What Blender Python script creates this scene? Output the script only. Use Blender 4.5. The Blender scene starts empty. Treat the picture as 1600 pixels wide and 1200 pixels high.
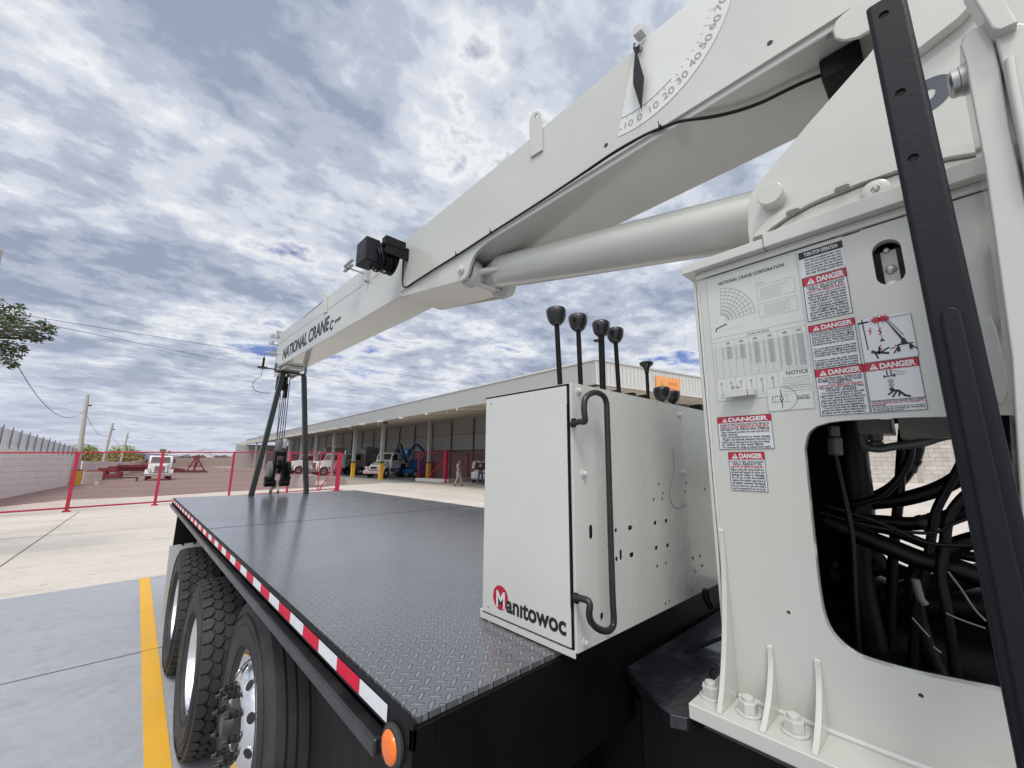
import bpy, bmesh, math, random
from mathutils import Vector, Matrix, noise
from mathutils.geometry import tessellate_polygon
random.seed(7)
rad = math.radians
scene = bpy.context.scene
# ------------------------------------------------------------------ camera
H = 1.79
FPX = 630.23
_a, _p, _r = rad(42.729), rad(10.962), rad(.363)
FW = Vector((math.sin(_a)*math.cos(_p), math.cos(_a)*math.cos(_p), math.sin(_p)))
_r0 = Vector((math.cos(_a), -math.sin(_a), 0)); _u0 = _r0.cross(FW)
RT = math.cos(_r)*_r0 + math.sin(_r)*_u0
UP = -math.sin(_r)*_r0 + math.cos(_r)*_u0
CAM = Vector((0, 0, H))
cd = bpy.data.cameras.new('camera'); cam = bpy.data.objects.new('camera', cd)
scene.collection.objects.link(cam); scene.camera = cam
cd.sensor_width = 36; cd.lens = FPX/1600*36; cd.clip_start = .02; cd.clip_end = 6000
M3 = Matrix((RT, UP, -FW)).transposed()
cam.matrix_world = Matrix.Translation(CAM) @ M3.to_4x4()
# ------------------------------------------------------------------ world
SUN_EL, SUN_AZ = 58, 225      # azimuth measured from +Y towards +X
w = bpy.data.worlds.new('World'); scene.world = w; w.use_nodes = True
nt = w.node_tree; nt.nodes.clear()
def nn(nt, t, **k):
    n = nt.nodes.new(t)
    for a, b in k.items():
        if a == 'inp':
            for i, v in b.items(): n.inputs[i].default_value = v
        else: setattr(n, a, b)
    return n
def mth(nt, op, a, b=None, clamp=False):
    n = nt.nodes.new('ShaderNodeMath'); n.operation = op; n.use_clamp = clamp
    for i, v in enumerate((a, b)):
        if v is None: continue
        if isinstance(v, (int, float)): n.inputs[i].default_value = v
        else: nt.links.new(v, n.inputs[i])
    return n.outputs[0]
def ramp(nt, fac, stops, mode='LINEAR'):
    n = nt.nodes.new('ShaderNodeValToRGB'); n.color_ramp.interpolation = mode
    e = n.color_ramp.elements
    while len(e) < len(stops): e.new(.5)
    for i, (p, c) in enumerate(stops):
        e[i].position = p; e[i].color = (c, c, c, 1) if isinstance(c, (int, float)) else (*c, 1)
    nt.links.new(fac, n.inputs[0]); return n.outputs[0]
def mixc(nt, fac, a, b, mode='MIX'):
    n = nt.nodes.new('ShaderNodeMix'); n.data_type = 'RGBA'; n.blend_type = mode
    for i, v in ((0, fac), (6, a), (7, b)):
        if isinstance(v, (int, float)): n.inputs[i].default_value = v
        elif isinstance(v, tuple): n.inputs[i].default_value = (*v, 1)
        else: nt.links.new(v, n.inputs[i])
    return n.outputs[2]
def noi(nt, vec, scale, detail=6, rough=.55, dist=0, out=0):
    n = nt.nodes.new('ShaderNodeTexNoise')
    n.inputs['Scale'].default_value = scale; n.inputs['Detail'].default_value = detail
    n.inputs['Roughness'].default_value = rough; n.inputs['Distortion'].default_value = dist
    if vec is not None: nt.links.new(vec, n.inputs['Vector'])
    return n.outputs[out]
tc = nn(nt, 'ShaderNodeTexCoord')
sep = nn(nt, 'ShaderNodeSeparateXYZ'); nt.links.new(tc.outputs['Generated'], sep.inputs[0])
zz = mth(nt, 'ADD', mth(nt, 'MAXIMUM', sep.outputs[2], 0.0), .11)
ux = mth(nt, 'DIVIDE', sep.outputs[0], zz); uy = mth(nt, 'DIVIDE', sep.outputs[1], zz)
cmb = nn(nt, 'ShaderNodeCombineXYZ'); nt.links.new(ux, cmb.inputs[0]); nt.links.new(uy, cmb.inputs[1])
mp = nn(nt, 'ShaderNodeMapping'); nt.links.new(cmb.outputs[0], mp.inputs[0])
mp.inputs['Rotation'].default_value = (0, 0, rad(12)); mp.inputs['Scale'].default_value = (.92, 1.05, 1)
mp.inputs['Location'].default_value = (3.1, 1.7, 0)
cv = mp.outputs[0]
n1 = noi(nt, cv, .75, 2, .5, .2)           # masses
n2 = noi(nt, cv, 2.5, 6, .53, .15)          # soft rolls
n3 = noi(nt, cv, 8.5, 9, .60, .1)           # fleece
body = mth(nt, 'ADD', mth(nt, 'MULTIPLY', n1, .36), mth(nt, 'ADD', mth(nt, 'MULTIPLY', n2, .42), mth(nt, 'MULTIPLY', n3, .22)))
cover = ramp(nt, body, [(.36, 0), (.425, 1)])
shade = mth(nt, 'ADD', mth(nt, 'MULTIPLY', n2, .43), mth(nt, 'ADD', mth(nt, 'MULTIPLY', n3, .27), mth(nt, 'MULTIPLY', n1, .30)))
ccol = ramp(nt, shade, [(.415, (.88, .90, .92)), (.465, (.67, .71, .79)), (.515, (.475, .53, .645)), (.58, (.325, .375, .49))], 'EASE')
sky = nn(nt, 'ShaderNodeTexSky', sky_type='NISHITA', sun_disc=False, sun_elevation=rad(SUN_EL), sun_rotation=rad(SUN_AZ))
skyc = mixc(nt, 1.0, sky.outputs[0], (.085, .085, .12), 'MULTIPLY')
lowf = ramp(nt, sep.outputs[2], [(0, 1), (.05, .75), (.22, 0)])
ccol2 = mixc(nt, mth(nt, 'MULTIPLY', lowf, .75), ccol, (.62, .67, .78))
zen = ramp(nt, sep.outputs[2], [(.70, 1.0), (.97, 1.0)])
mixs = mixc(nt, cover, skyc, ccol2)
# sky boosted and warmed around the sun, out of view, as added scene light
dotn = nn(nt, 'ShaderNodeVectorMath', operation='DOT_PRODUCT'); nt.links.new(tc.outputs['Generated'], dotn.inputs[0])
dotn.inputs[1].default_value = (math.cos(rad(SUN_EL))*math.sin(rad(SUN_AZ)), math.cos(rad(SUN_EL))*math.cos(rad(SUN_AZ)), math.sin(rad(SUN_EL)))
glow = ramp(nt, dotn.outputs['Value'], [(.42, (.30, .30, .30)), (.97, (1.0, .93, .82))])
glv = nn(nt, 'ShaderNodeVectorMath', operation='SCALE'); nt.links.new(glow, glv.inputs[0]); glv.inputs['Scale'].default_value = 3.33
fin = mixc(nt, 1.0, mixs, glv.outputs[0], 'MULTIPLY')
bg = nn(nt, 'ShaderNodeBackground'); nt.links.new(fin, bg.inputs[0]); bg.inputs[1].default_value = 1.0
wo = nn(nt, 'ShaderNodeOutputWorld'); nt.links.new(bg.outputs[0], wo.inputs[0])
sd = bpy.data.lights.new('sun', 'SUN'); sd.energy = 1.5; sd.angle = rad(14); sd.color = (1, .96, .9)
so = bpy.data.objects.new('sun', sd); scene.collection.objects.link(so)
sv = Vector(dotn.inputs[1].default_value[:]); so.rotation_euler = sv.to_track_quat('Z', 'Y').to_euler(); so.location = (0, 0, 30)
scene.view_settings.view_transform = 'Standard'; scene.view_settings.look = 'None'
scene.view_settings.exposure = 0.0; scene.view_settings.gamma = 1
scene.cycles.max_bounces = 8
# ------------------------------------------------------------------ helpers
def ray(x, y): return RT*((x-800)/FPX) + UP*((600-y)/FPX) + FW
def P(x, y, ax, val):
    d = ray(x, y); i = 'xyz'.index(ax); return CAM + d*((val-CAM[i])/d[i])
def PX(x, y, X): v = P(x, y, 'x', X); return (v.y, v.z)
def PY(x, y, Y): v = P(x, y, 'y', Y); return (v.x, v.z)
ORG = [Vector((0, 0, 0))]
def link(o, parent=None):
    scene.collection.objects.link(o)
    if parent is not None: o.parent = parent
    return o
def meta(o, label=None, cat=None, group=None, kind=None):
    if label: o['label'] = label
    if cat: o['category'] = cat
    if group: o['group'] = group
    if kind: o['kind'] = kind
    return o
def thing(name, label, cat, loc=(0, 0, 0), rz=0, group=None):
    o = bpy.data.objects.new(name, None); o.empty_display_size = .2; link(o)
    o.location = loc; o.rotation_euler = (0, 0, rz); return meta(o, label, cat, group)
def dup(o, parent=None, loc=None, rz=None, label=None):
    c = o.copy(); link(c, parent)
    if loc is not None: c.location = loc
    if rz is not None: c.rotation_euler = (0, 0, rz)
    if label: c['label'] = label
    for ch in [q for q in scene.objects if q.parent == o]: dup(ch, c)
    return c
class MB:
    def __init__(s): s.v = []; s.f = []; s.m = []
    def add(s, vs, fs, mi=0):
        b = len(s.v); s.v += [tuple(v) for v in vs]; s.f += [tuple(b+i for i in f) for f in fs]; s.m += [mi]*len(fs); return s
    def box(s, x0, x1, y0, y1, z0, z1, mi=0):
        vs = [(x, y, z) for x in (x0, x1) for y in (y0, y1) for z in (z0, z1)]
        return s.add(vs, [(0, 1, 3, 2), (4, 6, 7, 5), (0, 4, 5, 1), (2, 3, 7, 6), (0, 2, 6, 4), (1, 5, 7, 3)], mi)
    def prism(s, poly, ax, a0, a1, mi=0, holes=(), edge_mi=None):
        def mk(p, a): return {'x': (a, p[0], p[1]), 'y': (p[0], a, p[1]), 'z': (p[0], p[1], a)}[ax]
        loops = [list(poly)] + [list(h) for h in holes]
        flat = [p for l in loops for p in l]
        tris = tessellate_polygon([[Vector((p[0], p[1], 0)) for p in l] for l in loops])
        n = len(flat); vs = [mk(p, a0) for p in flat] + [mk(p, a1) for p in flat]
        s.add(vs, [tuple(t) for t in tris] + [tuple(n+i for i in t) for t in tris], mi)
        fs = []; o = 0
        for l in loops:
            k = len(l)
            for i in range(k):
                j = (i+1) % k; fs.append((o+i, o+j, n+o+j, n+o+i))
            o += k
        return s.add(vs, fs, mi if edge_mi is None else edge_mi)
    def quad(s, a, b, c, d, mi=0): return s.add([a, b, c, d], [(0, 1, 2, 3)], mi)
    def tube(s, pts, r, n=8, mi=0, cap=True, closed=False):
        pts = [Vector(p) for p in pts]; k = len(pts); vs = []; fs = []
        t0 = (pts[1]-pts[0]).normalized(); up = Vector((0, 0, 1)) if abs(t0.z) < .9 else Vector((1, 0, 0))
        nrm = t0.cross(up).normalized()
        for i, p in enumerate(pts):
            a = pts[i-1] if i else (pts[-1] if closed else p); b = pts[(i+1) % k] if (i < k-1 or closed) else p
            t = (b-a).normalized(); nrm = (nrm - t*nrm.dot(t)).normalized(); bi = t.cross(nrm)
            rr = r[i] if isinstance(r, (list, tuple)) else r
            for j in range(n):
                an = 2*math.pi*j/n; vs.append(p + nrm*(math.cos(an)*rr) + bi*(math.sin(an)*rr))
        for i in range(k if closed else k-1):
            for j in range(n):
                i2 = (i+1) % k; fs.append((i*n+j, i*n+(j+1) % n, i2*n+(j+1) % n, i2*n+j))
        if cap and not closed: fs += [tuple(range(n)), tuple((k-1)*n+j for j in range(n))]
        return s.add(vs, fs, mi)
    def lathe(s, prof, org, axis, n=24, mi=0, cap=False):
        org = Vector(org); ax = Vector(axis).normalized(); u = ax.orthogonal().normalized(); v = ax.cross(u)
        vs = []; fs = []; k = len(prof)
        for (r, h) in prof:
            for j in range(n):
                an = 2*math.pi*j/n; vs.append(org + ax*h + (u*math.cos(an)+v*math.sin(an))*r)
        for i in range(k-1):
            for j in range(n): fs.append((i*n+j, i*n+(j+1) % n, (i+1)*n+(j+1) % n, (i+1)*n+j))
        if cap: fs += [tuple(range(n)), tuple((k-1)*n+j for j in range(n))]
        return s.add(vs, fs, mi)
    def cyl(s, a, b, r, n=16, mi=0):
        a = Vector(a); b = Vector(b); return s.lathe([(r, 0), (r, (b-a).length)], a, b-a, n, mi, True)
    def build(s, name, mats, parent=None, smooth=0, bevel=0, seg=2, loc=None, weld=True):
        me = bpy.data.meshes.new(name); o3 = ORG[0]
        me.from_pydata([(v[0]-o3[0], v[1]-o3[1], v[2]-o3[2]) for v in s.v], [], s.f)
        if not isinstance(mats, (list, tuple)): mats = [mats]
        for m in mats: me.materials.append(m)
        me.polygons.foreach_set('material_index', s.m)
        if weld:
            bm = bmesh.new(); bm.from_mesh(me)
            bmesh.ops.remove_doubles(bm, verts=bm.verts, dist=1e-5)
            bmesh.ops.recalc_face_normals(bm, faces=bm.faces); bm.to_mesh(me); bm.free()
        if smooth:
            me.shade_smooth(); me.set_sharp_from_angle(angle=rad(smooth))
        o = bpy.data.objects.new(name, me); link(o, parent)
        if loc is not None: o.location = loc
        if bevel:
            b = o.modifiers.new('bevel', 'BEVEL'); b.width = bevel; b.segments = seg; b.limit_method = 'ANGLE'; b.angle_limit = rad(35); b.harden_normals = True
            if not smooth: me.shade_smooth(); me.set_sharp_from_angle(angle=rad(35))
        return o
def circ(cx, cy, r, n=16, ry=None): return [(cx+r*math.cos(2*math.pi*i/n), cy+(ry or r)*math.sin(2*math.pi*i/n)) for i in range(n)]
def slot(cx, cy, rx, ry, rc=None, n=4):
    rc = rc or min(rx, ry); out = []
    for k, (sx, sy) in enumerate(((1, 1), (-1, 1), (-1, -1), (1, -1))):
        for i in range(n+1):
            a = (k + i/n)*math.pi/2; out.append((cx+sx*(rx-rc)+rc*math.cos(a), cy+sy*(ry-rc)+rc*math.sin(a)))
    return out
def smoothpath(pts, n=6, closed=False):
    pts = [Vector(p) for p in pts]; k = len(pts); out = []
    for i in range(k if closed else k-1):
        p0 = pts[i-1] if (i or closed) else pts[0]; p1 = pts[i]; p2 = pts[(i+1) % k]; p3 = pts[(i+2) % k] if (closed or i < k-2) else pts[-1]
        for j in range(n):
            t = j/n; out.append(.5*((2*p1)+(p2-p0)*t+(2*p0-5*p1+4*p2-p3)*t*t+(3*p1-p0-3*p2+p3)*t**3))
    if not closed: out.append(pts[-1])
    return out
# ------------------------------------------------------------------ materials
MATS = {}
def mat(name, col, rough=.5, metal=0, coat=0, var=.06, vscale=3, bump=0, bscale=40, dirt=None, dscale=2, damt=.35, spec=.5, coords='Object'):
    if name in MATS: return MATS[name]
    m = bpy.data.materials.new(name); m.use_nodes = True; t = m.node_tree; b = t.nodes['Principled BSDF']
    b.inputs['Roughness'].default_value = rough; b.inputs['Metallic'].default_value = metal
    b.inputs['Coat Weight'].default_value = coat; b.inputs['Coat Roughness'].default_value = .06
    b.inputs['Specular IOR Level'].default_value = spec
    c = nn(t, 'ShaderNodeTexCoord').outputs[coords]
    n = noi(t, c, vscale, 5, .6)
    lo = tuple(max(0, x*(1-var)) for x in col); hi = tuple(min(1, x*(1+var)) for x in col)
    base = ramp(t, n, [(.3, lo), (.7, hi)])
    if dirt:
        nd = noi(t, c, dscale, 8, .65, .3); f = ramp(t, nd, [(.5, 0), (.72, 1)])
        base = mixc(t, mth(t, 'MULTIPLY', f, damt), base, dirt)
    t.links.new(base, b.inputs['Base Color'])
    rr = ramp(t, noi(t, c, vscale*2.3, 4, .6), [(.3, max(0, rough*.85)), (.7, min(1, rough*1.15))])
    t.links.new(rr, b.inputs['Roughness'])
    if bump:
        bn = nn(t, 'ShaderNodeBump'); bn.inputs['Strength'].default_value = bump; bn.inputs['Distance'].default_value = .01
        t.links.new(noi(t, c, bscale, 3, .5), bn.inputs['Height']); t.links.new(bn.outputs[0], b.inputs['Normal'])
    MATS[name] = m; return m
WHITE = mat('crane_white_paint', (.52, .53, .49), .22, coat=.5, var=.03, vscale=1.5, bump=.012, bscale=4, dirt=(.44, .42, .36), dscale=2.5, damt=.16)
WHITE2 = mat('white_sheet_paint', (.56, .57, .54), .26, coat=.4, var=.03, bump=.008, bscale=7, dirt=(.52, .51, .48), dscale=4, damt=.08)
WHITER = mat('gauge_white', (.66, .67, .65), .35)
CAST = mat('painted_casting', (.55, .56, .53), .4, bump=.10, bscale=110)
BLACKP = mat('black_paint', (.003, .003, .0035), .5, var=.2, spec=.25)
POSTP = mat('charcoal_paint', (.006, .007, .011), .42, spec=.28, var=.12, bump=.05, bscale=80)
INK = mat('ink', (.012, .012, .014), .5, var=0)
GREYINK = mat('grey_ink', (.30, .31, .31), .6, var=0)
RED = mat('sign_red', (.42, .012, .035), .42, var=.03)
PAPER = mat('sticker_white', (.60, .62, .64), .36, var=.02)
CLEARP = mat('chart_film', (.55, .57, .545), .3, var=.02)
RUBBER = mat('rubber', (.030, .030, .031), .75, var=.25, bump=.12, bscale=90, dirt=(.09, .08, .065), dscale=5, damt=.3)
HOSE = mat('hose', (.003, .003, .0035), .45, var=.1, spec=.35)
STEEL = mat('steel', (.42, .42, .41), .35, metal=.9, var=.1)
ALU = mat('polished_aluminium', (.86, .86, .86), .14, metal=1, var=.03)
AMBER = mat('amber_lens', (.85, .16, .008), .2, coat=.5, var=.05)
TAPER = mat('tape_red', (.62, .008, .045), .5, var=.08, vscale=30, spec=.2)
TAPEW = mat('tape_white', (.70, .72, .74), .35, var=.05, vscale=30)
FENCE = mat('fence_red', (.40, .012, .045), .45, var=.08)
YEL = mat('yellow_paint', (.72, .39, .03), .6, var=.05, dirt=(.5, .33, .1), dscale=6, damt=.5)
GALV = mat('galvanised', (.42, .43, .43), .45, metal=.4, var=.1)
GLASS = mat('dark_glass', (.03, .035, .04), .08, coat=.4, var=.05)
CHROME = mat('chrome', (.7, .7, .7), .15, metal=1, var=.02)
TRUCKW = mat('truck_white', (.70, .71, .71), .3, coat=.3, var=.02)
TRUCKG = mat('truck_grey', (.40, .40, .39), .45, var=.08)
BLUEP = mat('blue_lift', (.02, .12, .36), .4, var=.08)
CONCP = mat('concrete_pole', (.42, .40, .37), .85, var=.08, bump=.2)
PLANTB = mat('bush_leaf', (.26, .29, .10), .7, var=.35, vscale=2)
LEAF = mat('leaf', (.070, .095, .038), .6, var=.5, vscale=1.2)
BARK = mat('bark', (.10, .075, .055), .9, var=.3)
SKIN = mat('skin', (.30, .16, .10), .6); BEIGE = mat('beige_cloth', (.36, .33, .27), .9); DENIM = mat('denim', (.07, .11, .19), .9)
DARKC = mat('black_cloth', (.015, .015, .018), .9); HAIR = mat('dark_hair', (.012, .01, .008), .7)
RUSTR = mat('red_machinery', (.15, .025, .03), .7, var=.3, dirt=(.08, .05, .045), dscale=2, damt=.5)
WOODP = mat('grey_block', (.38, .36, .35), .9, var=.1)
ORANGEB = mat('orange_banner', (.75, .33, .12), .7, var=.06)

def conc(name, col, joint=None, stain=(.3, .27, .23), rough=.8, sw=.35):
    m = bpy.data.materials.new(name); m.use_nodes = True; t = m.node_tree; b = t.nodes['Principled BSDF']
    c = nn(t, 'ShaderNodeTexCoord').outputs['Object']
    mpp = nn(t, 'ShaderNodeMapping'); t.links.new(c, mpp.inputs[0]); mpp.inputs['Scale'].default_value = (.35, 1.6, 1); mpp.inputs['Rotation'].default_value = (0, 0, rad(-14))
    a = noi(t, c, .35, 7, .6); s = noi(t, mpp.outputs[0], 1.1, 9, .62, .6); g = noi(t, c, 9, 8, .7)
    base = ramp(t, a, [(.3, tuple(x*.9 for x in col)), (.7, tuple(min(1, x*1.06) for x in col))])
    base = mixc(t, mth(t, 'MULTIPLY', ramp(t, s, [(.48, 0), (.75, 1)]), sw), base, stain)
    base = mixc(t, .12, base, ramp(t, g, [(.3, 0.0), (.7, 1.0)]), 'OVERLAY')
    wv = nn(t, 'ShaderNodeTexWave', wave_type='RINGS', inp={'Scale': .16, 'Distortion': 3.0, 'Detail': 2.0, 'Detail Scale': .6}); t.links.new(c, wv.inputs['Vector'])
    tm = mth(t, 'MULTIPLY', ramp(t, wv.outputs['Fac'], [(.93, 0), (.985, 1)]), ramp(t, noi(t, c, 2.2, 6, .7), [(.42, 0), (.7, 1)]))
    base = mixc(t, mth(t, 'MULTIPLY', tm, .35), base, tuple(x*.45 for x in col))
    sp_ = ramp(t, noi(t, c, 3.3, 2, .4), [(.735, 0), (.76, 1)]); base = mixc(t, mth(t, 'MULTIPLY', sp_, .4), base, tuple(x*.5 for x in col))
    t.links.new(base, b.inputs['Base Color']); b.inputs['Roughness'].default_value = rough
    bn = nn(t, 'ShaderNodeBump'); bn.inputs['Strength'].default_value = .15; bn.inputs['Distance'].default_value = .01
    t.links.new(noi(t, c, 60, 4, .6), bn.inputs['Height']); t.links.new(bn.outputs[0], b.inputs['Normal'])
    return m
CONC = conc('yard_concrete', (.57, .52, .46), stain=(.38, .34, .29), sw=.45)
BLUEF = conc('blue_grey_floor', (.335, .35, .38), stain=(.27, .285, .31), rough=.5, sw=.4)
DIRT = conc('reddish_gravel', (.20, .155, .135), stain=(.32, .27, .235), sw=.7)
EARTH = conc('dry_ground', (.34, .29, .23), stain=(.24, .22, .16), sw=.6)
WALLW = conc('plastered_wall', (.52, .51, .48), stain=(.42, .38, .32), sw=.5)

def blockwall(name, c1, c2, mort, sx, sz, axis):
    m = bpy.data.materials.new(name); m.use_nodes = True; t = m.node_tree; b = t.nodes['Principled BSDF']
    c = nn(t, 'ShaderNodeTexCoord').outputs['Object']; s = nn(t, 'ShaderNodeSeparateXYZ'); t.links.new(c, s.inputs[0])
    k = nn(t, 'ShaderNodeCombineXYZ'); t.links.new(s.outputs[axis], k.inputs[0]); t.links.new(s.outputs[2], k.inputs[1])
    br = nn(t, 'ShaderNodeTexBrick'); t.links.new(k.outputs[0], br.inputs[0])
    br.inputs['Color1'].default_value = (*c1, 1); br.inputs['Color2'].default_value = (*c2, 1); br.inputs['Mortar'].default_value = (*mort, 1)
    br.inputs['Scale'].default_value = 1; br.inputs['Brick Width'].default_value = sx; br.inputs['Row Height'].default_value = sz; br.inputs['Mortar Size'].default_value = sz*.05
    base = mixc(t, .25, br.outputs[0], ramp(t, noi(t, c, .9, 6, .6), [(.3, .2), (.7, .8)]), 'OVERLAY')
    t.links.new(base, b.inputs['Base Color']); b.inputs['Roughness'].default_value = .9
    return m
BLOCKW = blockwall('concrete_block', (.47, .445, .41), (.40, .375, .35), (.22, .20, .18), .84, .42, 1)
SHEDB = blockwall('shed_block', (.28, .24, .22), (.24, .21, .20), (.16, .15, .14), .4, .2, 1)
SHEDP = mat('shed_panel', (.42, .43, .415), .6, var=.05)
FASC = mat('fascia_sheet', (.36, .37, .37), .5, var=.03, dirt=(.28, .28, .27), dscale=1.5, damt=.3)
CEIL = mat('shed_ceiling', (.60, .56, .49), .7, var=.06)
def corr(name, col, axis, pitch):
    m = bpy.data.materials.new(name); m.use_nodes = True; t = m.node_tree; b = t.nodes['Principled BSDF']
    c = nn(t, 'ShaderNodeTexCoord').outputs['Object']; s = nn(t, 'ShaderNodeSeparateXYZ'); t.links.new(c, s.inputs[0])
    f = mth(t, 'SINE', mth(t, 'MULTIPLY', s.outputs[axis], 2*math.pi/pitch))
    bn = nn(t, 'ShaderNodeBump'); bn.inputs['Strength'].default_value = 1; bn.inputs['Distance'].default_value = .02
    t.links.new(f, bn.inputs['Height']); t.links.new(bn.outputs[0], b.inputs['Normal'])
    t.links.new(ramp(t, noi(t, c, 1.5, 4, .5), [(.3, tuple(x*.95 for x in col)), (.7, col)]), b.inputs['Base Color']); b.inputs['Roughness'].default_value = .5
    return m
CORR = corr('corrugated_white', (.55, .55, .53), 0, .25)
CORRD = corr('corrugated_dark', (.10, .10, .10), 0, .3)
CORRG = corr('corrugated_grey', (.42, .43, .42), 1, .3)

def tread_mat():
    m = bpy.data.materials.new('tread_plate_paint'); m.use_nodes = True; t = m.node_tree; b = t.nodes['Principled BSDF']
    c = nn(t, 'ShaderNodeTexCoord').outputs['Object']
    mpp = nn(t, 'ShaderNodeMapping'); t.links.new(c, mpp.inputs[0])
    mpp.inputs['Rotation'].default_value = (0, 0, rad(45)); mpp.inputs['Scale'].default_value = (1/.029,)*3
    s = nn(t, 'ShaderNodeSeparateXYZ'); t.links.new(mpp.outputs[0], s.inputs[0]); X, Y = s.outputs[0], s.outputs[1]
    fx = mth(t, 'SUBTRACT', mth(t, 'FRACT', X), .5); fy = mth(t, 'SUBTRACT', mth(t, 'FRACT', Y), .5)
    par = mth(t, 'GREATER_THAN', mth(t, 'FRACT', mth(t, 'MULTIPLY', mth(t, 'ADD', mth(t, 'FLOOR', X), mth(t, 'FLOOR', Y)), .5)), .25)
    def lens(a, c_):
        q = mth(t, 'ADD', mth(t, 'POWER', mth(t, 'DIVIDE', mth(t, 'ABSOLUTE', a), .68), 2.0), mth(t, 'POWER', mth(t, 'DIVIDE', mth(t, 'ABSOLUTE', c_), .21), 2.0))
        return ramp(t, q, [(.45, 1), (1.0, 0)], 'EASE')
    l1 = lens(fx, fy); l2 = lens(fy, fx)
    mx = nn(t, 'ShaderNodeMix'); t.links.new(par, mx.inputs[0]); t.links.new(l1, mx.inputs[2]); t.links.new(l2, mx.inputs[3])
    bn = nn(t, 'ShaderNodeBump'); bn.inputs['Strength'].default_value = 1.0; bn.inputs['Distance'].default_value = .017
    t.links.new(mx.outputs[0], bn.inputs['Height']); t.links.new(bn.outputs[0], b.inputs['Normal'])
    base = ramp(t, noi(t, c, 1.3, 6, .6), [(.3, (.080, .084, .091)), (.7, (.115, .119, .127))])
    base = mixc(t, mth(t, 'MULTIPLY', ramp(t, noi(t, c, 7, 8, .7), [(.6, 0), (.8, 1)]), .5), base, (.20, .205, .21))
    base = mixc(t, mth(t, 'MULTIPLY', mx.outputs[0], .42), base, (.24, .245, .255))
    t.links.new(base, b.inputs['Base Color'])
    t.links.new(ramp(t, noi(t, c, 2.2, 5, .6), [(.3, .22), (.7, .34)]), b.inputs['Roughness']); b.inputs['Coat Weight'].default_value = .6; b.inputs['Coat Roughness'].default_value = .16
    return m
TREAD = tread_mat()
# ------------------------------------------------------------------ lettering
_tc = {}
def text2d(s, size=1.0, off=0.0, shear=0.0, res=None):
    if res is None: res = 6 if len(s) < 16 else 2
    key = (s, off, shear, res)
    if key not in _tc:
        cu = bpy.data.curves.new('t', 'FONT'); cu.body = s; cu.size = 1; cu.offset = off; cu.shear = shear; cu.resolution_u = res; cu.fill_mode = 'FRONT'
        ob = bpy.data.objects.new('t', cu); scene.collection.objects.link(ob)
        dg = bpy.context.evaluated_depsgraph_get(); me = bpy.data.meshes.new_from_object(ob.evaluated_get(dg))
        vs = [(v.co.x, v.co.y) for v in me.vertices]; fs = [tuple(p.vertices) for p in me.polygons]
        bpy.data.objects.remove(ob); bpy.data.meshes.remove(me); bpy.data.curves.remove(cu); _tc[key] = (vs, fs)
    vs, fs = _tc[key]; return [(x*size, y*size) for x, y in vs], fs
class D2:
    """flat drawing: u right, v up, h layer height, mapped on a plane"""
    def __init__(s, fn, layer=.0004): s.mb = MB(); s.fn = fn; s.L = layer
    def poly(s, pts, mi, h=1):
        tr = tessellate_polygon([[Vector((p[0], p[1], 0)) for p in pts]])
        s.mb.add([s.fn(p[0], p[1], h*s.L) for p in pts], [tuple(t) for t in tr], mi)
    def rect(s, u0, v0, u1, v1, mi, h=1): s.mb.add([s.fn(u, v, h*s.L) for u, v in ((u0, v0), (u1, v0), (u1, v1), (u0, v1))], [(0, 1, 2, 3)], mi)
    def line(s, pts, wd, mi, h=2):
        for a, b in zip(pts[:-1], pts[1:]):
            a = Vector(a[:2]); b = Vector(b[:2]); d = b-a
            if d.length < 1e-7: continue
            n = Vector((-d.y, d.x)).normalized()*wd/2; e = d.normalized()*wd*.3
            s.mb.add([s.fn(p.x, p.y, h*s.L) for p in (a-n-e, b-n+e, b+n+e, a+n-e)], [(0, 1, 2, 3)], mi)
    def frame(s, u0, v0, u1, v1, wd, mi, h=2): s.line([(u0, v0), (u1, v0), (u1, v1), (u0, v1), (u0, v0)], wd, mi, h)
    def text(s, t, u, v, size=None, mi=1, h=2, width=None, align='l', off=.0, shear=0, hscale=1, rot=0):
        vs, fs = text2d(t, 1, off, shear)
        if not vs: return
        w0 = max(p[0] for p in vs); x0 = min(p[0] for p in vs)
        if width and size: hs = width/((w0-x0)*size)
        elif width: size = width/(w0-x0); hs = 1
        else: hs = hscale
        W = (w0-x0)*size*hs
        du = {'l': 0, 'c': -W/2, 'r': -W}[align]; ca, sa = math.cos(rot), math.sin(rot)
        out = []
        for x, y in vs:
            a = (x-x0)*size*hs+du; b = y*size; out.append(s.fn(u+a*ca-b*sa, v+a*sa+b*ca, h*s.L))
        s.mb.add(out, fs, mi)
def planeX(X, y0, z0): return lambda u, v, h: (X-h, y0-u, z0+v)
def planeY(Y, x0, z0): return lambda u, v, h: (x0+u, Y-h, z0+v)
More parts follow.
